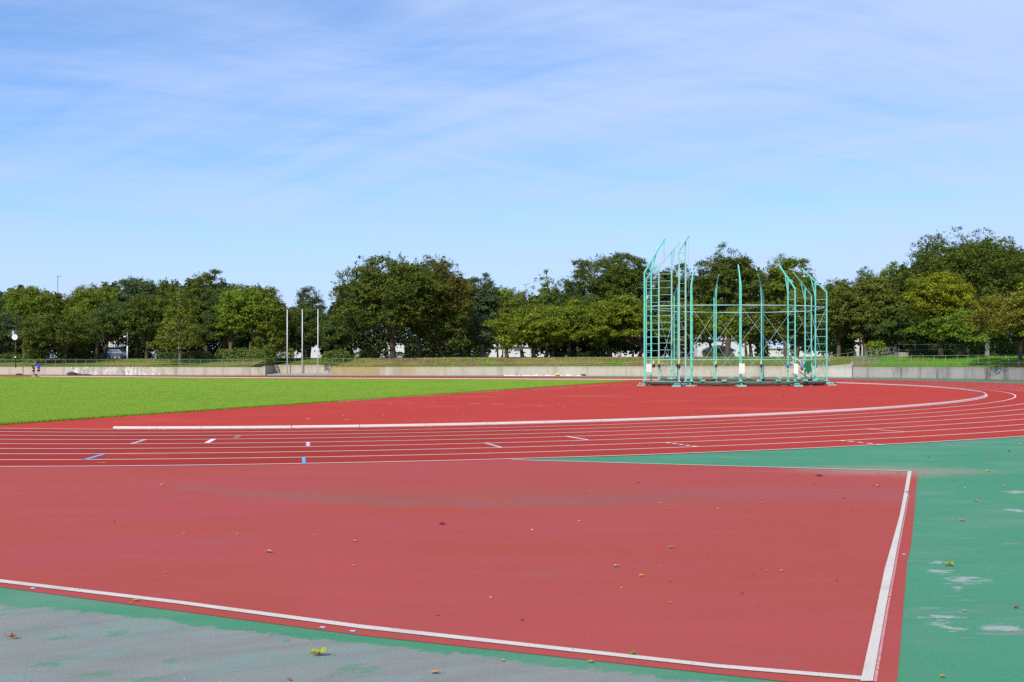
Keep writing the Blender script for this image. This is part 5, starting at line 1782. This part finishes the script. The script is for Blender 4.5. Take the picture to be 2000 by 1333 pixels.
def person(loc, yaw, label, J, hair, hairM, shirtM, shortM, shoeM, long_hair=False):
    e = empty('person', (*loc, 0)); tag(e, label, 'person')
    Rm = Matrix.Rotation(yaw, 3, 'Z')
    def w(p): return tuple(Rm @ Vector(p) + Vector((loc[0], loc[1], 0.0)))
    V, E_, Rr = [], [], []
    def chain(start, pts):
        prev = start
        for p, r_ in pts:
            V.append(w(p)); Rr.append(r_)
            if prev is not None: E_.append((prev, len(V) - 1))
            prev = len(V) - 1
        return prev
    pel = chain(None, [((0, 0, .80), (.115, .10))])
    ch = chain(pel, [((0, 0, .95), (.105, .085)), ((0, .0, 1.10), (.12, .09)), ((0, 0, 1.22), (.12, .075))])
    hd = J['head']
    nk = chain(ch, [((0, 0, 1.30), .048), ((hd[0] * .4, hd[1] * .4, 1.35), .045), ((hd[0], hd[1], 1.43), (.075, .08)), ((hd[0] * 1.1, hd[1] * 1.1, 1.50), (.075, .085)), ((hd[0] * 1.1, hd[1] * 1.1, 1.545), (.05, .055))])
    chain(nk - 2, [((hd[0] + .095, hd[1], 1.425), .014)])                                    # nose
    for s in (1, -1):
        chain(nk - 2, [((hd[0], hd[1] + s * .085, 1.43), .016)])                               # ears
        chain(nk - 2, [((hd[0] + .075, hd[1] + s * .03, 1.45), .012)])                        # brow over the eyes
    for s, key in ((1, 'L'), (-1, 'R')):
        sh = chain(ch, [((0, s * .15, 1.245), .05)])
        el, wr = J['elbow' + key], J['wrist' + key]
        wv = chain(sh, [(el, .038), (wr, .026)])
        d_ = (Vector(wr) - Vector(el)).normalized()
        palm = Vector(wr) + d_ * .07
        pv_ = chain(wv, [(tuple(palm), (.034, .016))])
        side = d_.cross(Vector((0, 0, 1)))
        side = side.normalized() if side.length > .1 else Vector((0, 1, 0))
        for q, (o_, L_) in enumerate([(-.03, .065), (-.01, .078), (.01, .074), (.03, .058)]):
            b_ = palm + side * o_ * .9 + d_ * .02
            chain(pv_, [(tuple(b_), .010), (tuple(b_ + d_ * L_ * .55), .0085), (tuple(b_ + d_ * L_ + Vector((0, 0, -.015))), .007)])
        chain(wv, [(tuple(Vector(wr) + d_ * .03 + side * .035), .011), (tuple(Vector(wr) + d_ * .07 + side * .055), .009)])
        hip = chain(pel, [((0, s * .085, .74), .085)])
        kn, an = J['knee' + key], J['ankle' + key]
        mid = tuple((Vector((0, s * .085, .74)) + Vector(kn)) / 2)
        cf_ = Vector(kn) * .65 + Vector(an) * .35 + Vector((-.02, 0, 0))
        k_ = chain(hip, [(mid, .072), (kn, .052), (tuple(cf_), .053), (an, .034), ((an[0] + .03, an[1], .05), .036), ((an[0] + .16, an[1], .035), .03)])
    body = skin_mesh('body', V, E_, Rr, M_skin, e)
    # shirt with sleeves
    V, E_, Rr = [], [], []
    p0 = chain(None, [((0, 0, .78), (.15, .14))])
    c0 = chain(p0, [((0, 0, .95), (.155, .14)), ((0, 0, 1.10), (.17, .14)), ((0, 0, 1.22), (.16, .12)), ((0, 0, 1.275), (.075, .07))])
    for s, key in ((1, 'L'), (-1, 'R')):
        el = Vector(J['elbow' + key]); sh_ = Vector((0, s * .155, 1.245))
        chain(c0 - 1, [(tuple(sh_), .078), (tuple(sh_ * .25 + el * .75), .07)])
    skin_mesh('shirt', V, E_, Rr, shirtM, e)
    V, E_, Rr = [], [], []
    p0 = chain(None, [((0, 0, .83), (.132, .115))])
    for s, key in ((1, 'L'), (-1, 'R')):
        kn = Vector(J['knee' + key]); h_ = Vector((0, s * .088, .73))
        chain(p0, [(tuple(h_), .104), (tuple(h_ * .35 + kn * .65), .088)])
    skin_mesh('shorts', V, E_, Rr, shortM, e)
    # hair
    V, E_, Rr = [], [], []
    hx, hy = hd[0], hd[1]
    t_ = chain(None, [((hx - .005, hy, 1.535), (.075, .085))])
    b_ = chain(t_, [((hx - .055, hy, 1.49), (.085, .08)), ((hx - .075, hy, 1.42), (.08, .06))])
    if long_hair:
        chain(b_, [((hx - .10, hy, 1.33), (.08, .05)), ((hx - .10, hy, 1.22), (.06, .035)), ((hx - .10, hy, 1.16), (.03, .02))])
    else:
        chain(b_, [((hx - .11, hy, 1.36), (.04, .03)), ((hx - .125, hy, 1.29), (.02, .02))])
    skin_mesh('hair', V, E_, Rr, hairM, e)
    for key in 'LR':
        an = J['ankle' + key]
        V, E_, Rr = [], [], []
        chain(None, [((an[0] - .055, an[1], .045), (.04, .042)), ((an[0] + .06, an[1], .04), (.044, .038)), ((an[0] + .165, an[1], .032), (.04, .028))])
        skin_mesh('shoe', V, E_, Rr, shoeM, e)
    return e


person((XD(65.6, 111.6), 111.6), 0.0, 'person in black shirt and maroon shorts with long brown hair, seen from the side',
       {'head': (.03, 0), 'elbowL': (.12, .22, 1.06), 'wristL': (.30, .16, 1.12), 'elbowR': (.16, -.20, 1.07), 'wristR': (.36, -.12, 1.14),
        'kneeL': (.03, .09, .42), 'ankleL': (.06, .09, .07), 'kneeR': (-.03, -.09, .42), 'ankleR': (-.10, -.09, .07)},
       None, M_hairb, M_shirtk, M_shortr, M_shoew, True)
person((XD(75.2, 113.6), 113.6), R(82), 'person in bright blue shirt and navy shorts, seen from behind with elbows out',
       {'head': (.04, 0), 'elbowL': (.10, .27, 1.06), 'wristL': (.22, .34, 1.20), 'elbowR': (.05, -.28, 1.05), 'wristR': (.12, -.42, .92),
        'kneeL': (.02, .12, .42), 'ankleL': (.02, .13, .07), 'kneeR': (.0, -.12, .42), 'ankleR': (-.08, -.13, .07)},
       None, M_hairk, M_shirtb, M_shortk, M_shoep)

# ================================================================== fallen leaves near the camera
LC = {
    'rust': (0.42, 0.14, 0.05), 'tan': (0.62, 0.38, 0.17), 'yellow': (0.8, 0.6, 0.07), 'olive': (0.42, 0.38, 0.08), 'green': (0.20, 0.42, 0.04),
    'brown': (0.2, 0.09, 0.05), 'orange': (0.75, 0.34, 0.06), 'grey': (0.5, 0.42, 0.35), 'pale': (0.8, 0.68, 0.36), 'yellowgreen': (0.46, 0.43, 0.08),
}
LMAT = {}
for k_, v_ in LC.items():
    m, nt, b, P = new_mat(k_ + '_leaf', 0.6, 0.3)
    c = mixc(nt, sstep(nt, noise(nt, P, 90.0, 3.0), .4, .65), v_, tuple(.6 * q for q in v_))
    setc(nt, b, c)
    tr = nd(nt, 'ShaderNodeBsdfTranslucent', {'Color': c})
    mx = nd(nt, 'ShaderNodeMixShader', {0: .2, 1: b.outputs[0], 2: tr.outputs[0]})
    nt.links.new(mx.outputs[0], nt.nodes['Material Output'].inputs['Surface'])
    LMAT[k_] = m


def fallen(x, y, wpx, col, label, curl=1.0, seed=0, lobes=False, stem=False, ratio=.5):
    gx, gy = G(x, y)
    L = max(wpx * (1.2 if wpx < 10 else 1.12 if lobes else .95) * gy / F, .03)
    r_ = random.Random(seed * 31 + 5)
    nu, nv = 9, 5
    vs, fs = [], []
    yaw = r_.uniform(-.5, .5) if wpx > 8 else r_.uniform(-1.2, 1.2)
    for i in range(nu):
        u = i / (nu - 1)
        hw = math.sin(math.pi * min(1, u ** .75)) * ratio * L * .5 * (1 + (.35 * math.cos(u * 16) if lobes else .06 * math.cos(u * 13))) + .002
        for j in range(nv):
            v = j / (nv - 1) * 2 - 1
            z = .012 + curl * L * (.16 * v * v * math.sin(math.pi * u) + .16 * (u - .45) ** 2 + .03 * math.sin(u * 7 + seed + v * 2))
            vs.append(((u - .5) * L, v * hw, z))
        if i:
            fs += [((i - 1) * nv + j, i * nv + j, i * nv + j + 1, (i - 1) * nv + j + 1) for j in range(nv - 1)]
    if lobes and wpx > 14:
        # palmate leaf: five pointed lobes, tips curled upwards
        vs, fs = [(0, 0, .012)], []
        na, nr = 40, 5
        for k in range(na):
            th = 2 * math.pi * k / na
            lob = abs(math.cos(2.5 * th)) ** 1.3
            R_ = L * .5 * (.34 + .66 * lob) * (1 + .12 * math.sin(3 * th + seed))
            for q in range(1, nr + 1):
                t = q / nr
                rr = R_ * t
                vs.append((rr * math.cos(th) * (1 - .18 * t * lob), rr * math.sin(th) * .62 * (1 - .25 * t * lob),
                           .012 + curl * L * (.22 * t * t * (.35 + .65 * math.sin(th * 1.5 + seed) ** 2) + .03 * math.sin(5 * th) * t)))
        for k in range(na):
            k2 = (k + 1) % na
            fs.append((0, 1 + k * nr, 1 + k2 * nr))
            fs += [(1 + k * nr + q, 2 + k * nr + q, 2 + k2 * nr + q, 1 + k2 * nr + q) for q in range(nr - 1)]
    n0 = len(vs)
    if stem:
        m = 5
        for k in range(m + 1):
            t = k / m
            p = (L * (.47 + .35 * t), L * .10 * math.sin(t * 2.5), .02 + L * .06 * math.sin(t * 3))
            w_ = .0035
            vs += [(p[0], p[1] - w_, p[2]), (p[0], p[1] + w_, p[2])]
        fs += [(n0 + 2 * k, n0 + 2 * k + 2, n0 + 2 * k + 3, n0 + 2 * k + 1) for k in range(m)]
    me = bpy.data.meshes.new('fallen_leaf')
    zmin = min(v[2] for v in vs)
    me.from_pydata([(a, b2, c2 - zmin + .014) for a, b2, c2 in vs], [], fs)
    me.materials.append(LMAT[col]); me.shade_smooth()
    o = bpy.data.objects.new('fallen_leaf', me)
    o.location = (gx, gy, 0.0); o.rotation_euler = (0, 0, yaw + r_.choice((0, math.pi)))
    COL.objects.link(o)
    sd = o.modifiers.new('thickness', 'SOLIDIFY'); sd.thickness = .0015
    tag(o, label, 'leaf', 'fallen leaves on the ground')


LEAVES = [
    (25, 1249, 19, 'rust', 'rust-red curled leaf alone on the grey asphalt at the left', 1.5, 1, 1),
    (620, 1282, 36, 'yellowgreen', 'largest leaf, yellow-green, lobed and curled, with a stem on grey asphalt', 1.3, 1, 1),
    (564, 1331, 9, 'rust', 'small rust leaf cut by the bottom edge of the picture', 1.2, 0, 0),
    (850, 1317, 20, 'tan', 'narrow tan leaf with stem on grey asphalt near the bottom', .8, 0, 1),
    (265, 1176, 13, 'yellowgreen', 'yellow-green leaf beside the long white line at the left', .9, 0, 0),
    (255, 1181.5, 4, 'orange', 'tiny orange leaf bit beside the yellow-green leaf at the left line', .6, 0, 0),
    (317, 949, 7, 'pale', 'small pale leaf at the left end of the grey dirt trail', 1.0, 0, 0),
    (222, 1020, 6, 'olive', 'small dark olive leaf on the red surface at the left', 1.4, 0, 0),
    (524, 1081, 13, 'tan', 'curled tan leaf on the red surface left of centre', 1.5, 1, 0),
    (692, 1059, 11, 'tan', 'flat tan leaf right of the curled tan one on red', .8, 0, 0),
    (690, 1107, 4, 'yellow', 'tiny yellow leaf bit below the flat tan leaf', .6, 0, 0),
    (324, 1121, 5, 'orange', 'small orange leaf near the white line on red at the left', .8, 0, 0),
    (359, 1044, 3.5, 'pale', 'leftmost of two tiny pale leaf specks on red', .5, 0, 0),
    (464, 1045, 3.5, 'pale', 'right of two tiny pale leaf specks on red', .5, 0, 0),
    (863, 1026, 13, 'brown', 'dark brown and tan curled leaf below the dirt trail', 1.2, 1, 0),
    (1039, 1038, 5, 'pale', 'small pale upright leaf right of the dark brown curled one', 1.6, 0, 0),
    (1132, 1020, 5, 'pale', 'small pale leaf on red below the end of the dirt trail', .8, 0, 0),
    (1247, 944, 8, 'rust', 'rust leaf below the back white line right of centre', 1.0, 0, 0),
    (1344, 947, 4, 'olive', 'tiny olive leaf right of the rust one by the back line', 1.0, 0, 0),
    (1287, 985, 6, 'pale', 'small pale leaf, upper of a close pair on red', .6, 0, 0),
    (1308, 996, 6, 'tan', 'small tan leaf, lower of a close pair on red', .8, 0, 0),
    (1310, 1072, 13, 'yellowgreen', 'yellow-green flat leaf on red right of centre', .9, 0, 0),
    (1203, 1109, 12, 'grey', 'pale grey-brown leaf with a raised edge on red', 1.3, 0, 1),
    (1253, 1127, 9, 'yellow', 'bright yellow leaf just below the pale grey-brown one', .9, 0, 0),
    (1310, 1180, 5, 'orange', 'small orange leaf alone below the bright yellow one', .8, 0, 0),
    (1308, 1138, 3, 'rust', 'tiny rust speck right of the bright yellow leaf', .6, 0, 0),
    (854, 1204, 6, 'rust', 'small rust leaf above the long white line in the middle', 1.2, 0, 0),
    (1020, 1214, 6, 'brown', 'small dark red-brown leaf above the long white line', 1.2, 0, 0),
    (958, 1170, 2.5, 'pale', 'single white speck on red in the middle foreground', .4, 0, 0),
    (1155, 1296, 9, 'orange', 'orange leaf base with a long dark stem on the red border', 1.2, 0, 1),
    (1235, 1281, 16, 'green', 'fresh green leaf lying across the long white line', 1.2, 1, 0),
    (982, 1293, 6, 'orange', 'small orange leaf on the green strip below the white line', .9, 0, 0),
    (1409, 896, 5, 'yellow', 'yellow leaf on the green wedge between track and run-up area', .9, 0, 0),
    (1449, 907, 5, 'tan', 'tan leaf next to the back white line on the green wedge', 1.1, 0, 0),
    (1507, 886, 6, 'yellow', 'yellow leaf on green close below the outer lane line', .9, 0, 0),
    (1599, 931.5, 13, 'brown', 'long dark brown leaf near the far corner of the red area', 1.2, 1, 0),
    (1591, 948, 5, 'rust', 'small rust leaf under the long dark brown one', .9, 0, 0),
    (1714, 926, 6, 'orange', 'orange leaf on red, left of two by the far corner', 1.0, 0, 0),
    (1755, 924, 6, 'tan', 'tan leaf touching the back line by the far corner', 1.0, 0, 0),
    (1715, 951.5, 9, 'orange', 'bright orange leaf on red near the thick white line', 1.2, 1, 0),
    (1706, 951, 3, 'brown', 'tiny dark bit left of the bright orange leaf', .8, 0, 0),
    (1635, 961, 4, 'yellow', 'tiny yellow leaf on red left of the thick white line', .8, 0, 0),
    (1648, 975.5, 5, 'brown', 'dark brown leaf on red left of the thick white line', 1.2, 0, 0),
    (1714, 969, 4, 'tan', 'tiny tan leaf below the bright orange one', .7, 0, 0),
    (1487, 985, 6, 'tan', 'pale tan leaf on the faded part of the red surface', .8, 0, 0),
    (1401, 995.5, 5, 'pale', 'small pale leaf on red left of the faded part', .6, 0, 0),
    (1770, 963.5, 7, 'grey', 'grey-brown leaf lying on the thick white line', 1.4, 0, 0),
    (1777, 973.5, 4, 'orange', 'tiny orange leaf on the red border beside the thick line', .6, 0, 0),
    (1814, 895, 6, 'brown', 'small brown leaf on green above the red corner', 1.2, 0, 0),
    (1931, 922, 12, 'yellow', 'broad yellow leaf on green at the right', 1.0, 0, 0),
    (1932, 882.5, 6, 'orange', 'orange leaf on green, left of a pair near the lane line', 1.2, 0, 0),
    (1971, 882.5, 7, 'rust', 'rust leaf on green, right of a pair near the lane line', 1.2, 0, 0),
    (1994, 870, 11, 'yellow', 'yellow leaf on green at the right edge below the lane line', .9, 0, 0),
    (1985, 891, 6, 'olive', 'small olive leaf on green at the right edge', 1.0, 0, 0),
    (1864, 940, 5, 'olive', 'small dark olive leaf on green right of the red corner', 1.4, 0, 0),
    (1806, 928, 4, 'brown', 'tiny dark leaf on green next to the red corner', .8, 0, 0),
    (1962, 951.5, 8, 'orange', 'orange-yellow leaf on green near the shadow at the right edge', .8, 0, 0),
    (1907, 980.5, 8, 'orange', 'curled orange leaf on green in the middle of the right side', 1.3, 0, 0),
    (1879, 1019, 14, 'tan', 'long orange-tan leaf on green at the right', .9, 0, 0),
    (1855, 1107, 20, 'olive', 'olive curled double leaf above the grey worn patches', 1.4, 1, 0),
    (1986, 1189, 15, 'rust', 'rust-brown leaf at the right edge of the green apron', 1.2, 0, 0),
    (1885, 1196, 7, 'tan', 'small tan leaf below the grey worn patches', .9, 0, 0),
    (1842, 1325, 9, 'orange', 'rust-orange leaf on green at the bottom right', 1.2, 0, 0),
    (1736, 1168.5, 6, 'orange', 'orange leaf on the faded edge of the thick white line', 1.0, 0, 0),
    (1499, 1117, 4, 'tan', 'tiny tan leaf, left of a pair on the red surface', .7, 0, 0),
    (1527, 1118, 7, 'tan', 'pale tan leaf, right of a pair on the red surface', .9, 0, 0),
    (1471, 1124, 5, 'rust', 'small rust leaf left of the pair of tan ones', .8, 0, 0),
    (1450, 1162, 4, 'brown', 'small twig-like brown leaf on red in the lower right', .8, 0, 0),
    (1634, 1137, 3.5, 'brown', 'tiny brown leaf on red left of the kink in the white line', .8, 0, 0),
    (743, 800, 4, 'yellow', 'single yellow leaf on the red field inside the bend', .8, 0, 0),
    (1530, 776, 4, 'brown', 'small dark leaf on the red field below the cage', 1.2, 0, 0),
]
for i, (x, y, w_, col, lab, curl, lobes, stem) in enumerate(LEAVES):
    fallen(x, y, w_, col, lab, curl, i, bool(lobes), bool(stem))

# fine grit and leaf crumbs scattered over the near surfaces
rng = np.random.default_rng(41)
n = 420
gpx, gpy = rng.uniform(-20, 2020, n), 915 + 430 * rng.uniform(0, 1, n) ** 1.2
gd = F * EYE / (gpy - HZ)
C = np.stack([(gpx - 1000) * gd / F, gd, np.full(n, .018)], 1)
sz = rng.uniform(.005, .015, n) * np.clip(gd / 9, .7, 1.6)
V = leaf_quads(rng, C, np.array([0, 0, 1.0]) + rng.normal(0, .4, (n, 3)), sz, .7)
M_grit = leaf_mat('grit', (0.10, 0.05, 0.03), (0.32, 0.16, 0.07), (0.7, 0.6, 0.4), transl=0.0, accent=.8)
o = quads_mesh('grit', V, M_grit); tag(o, kind='stuff')
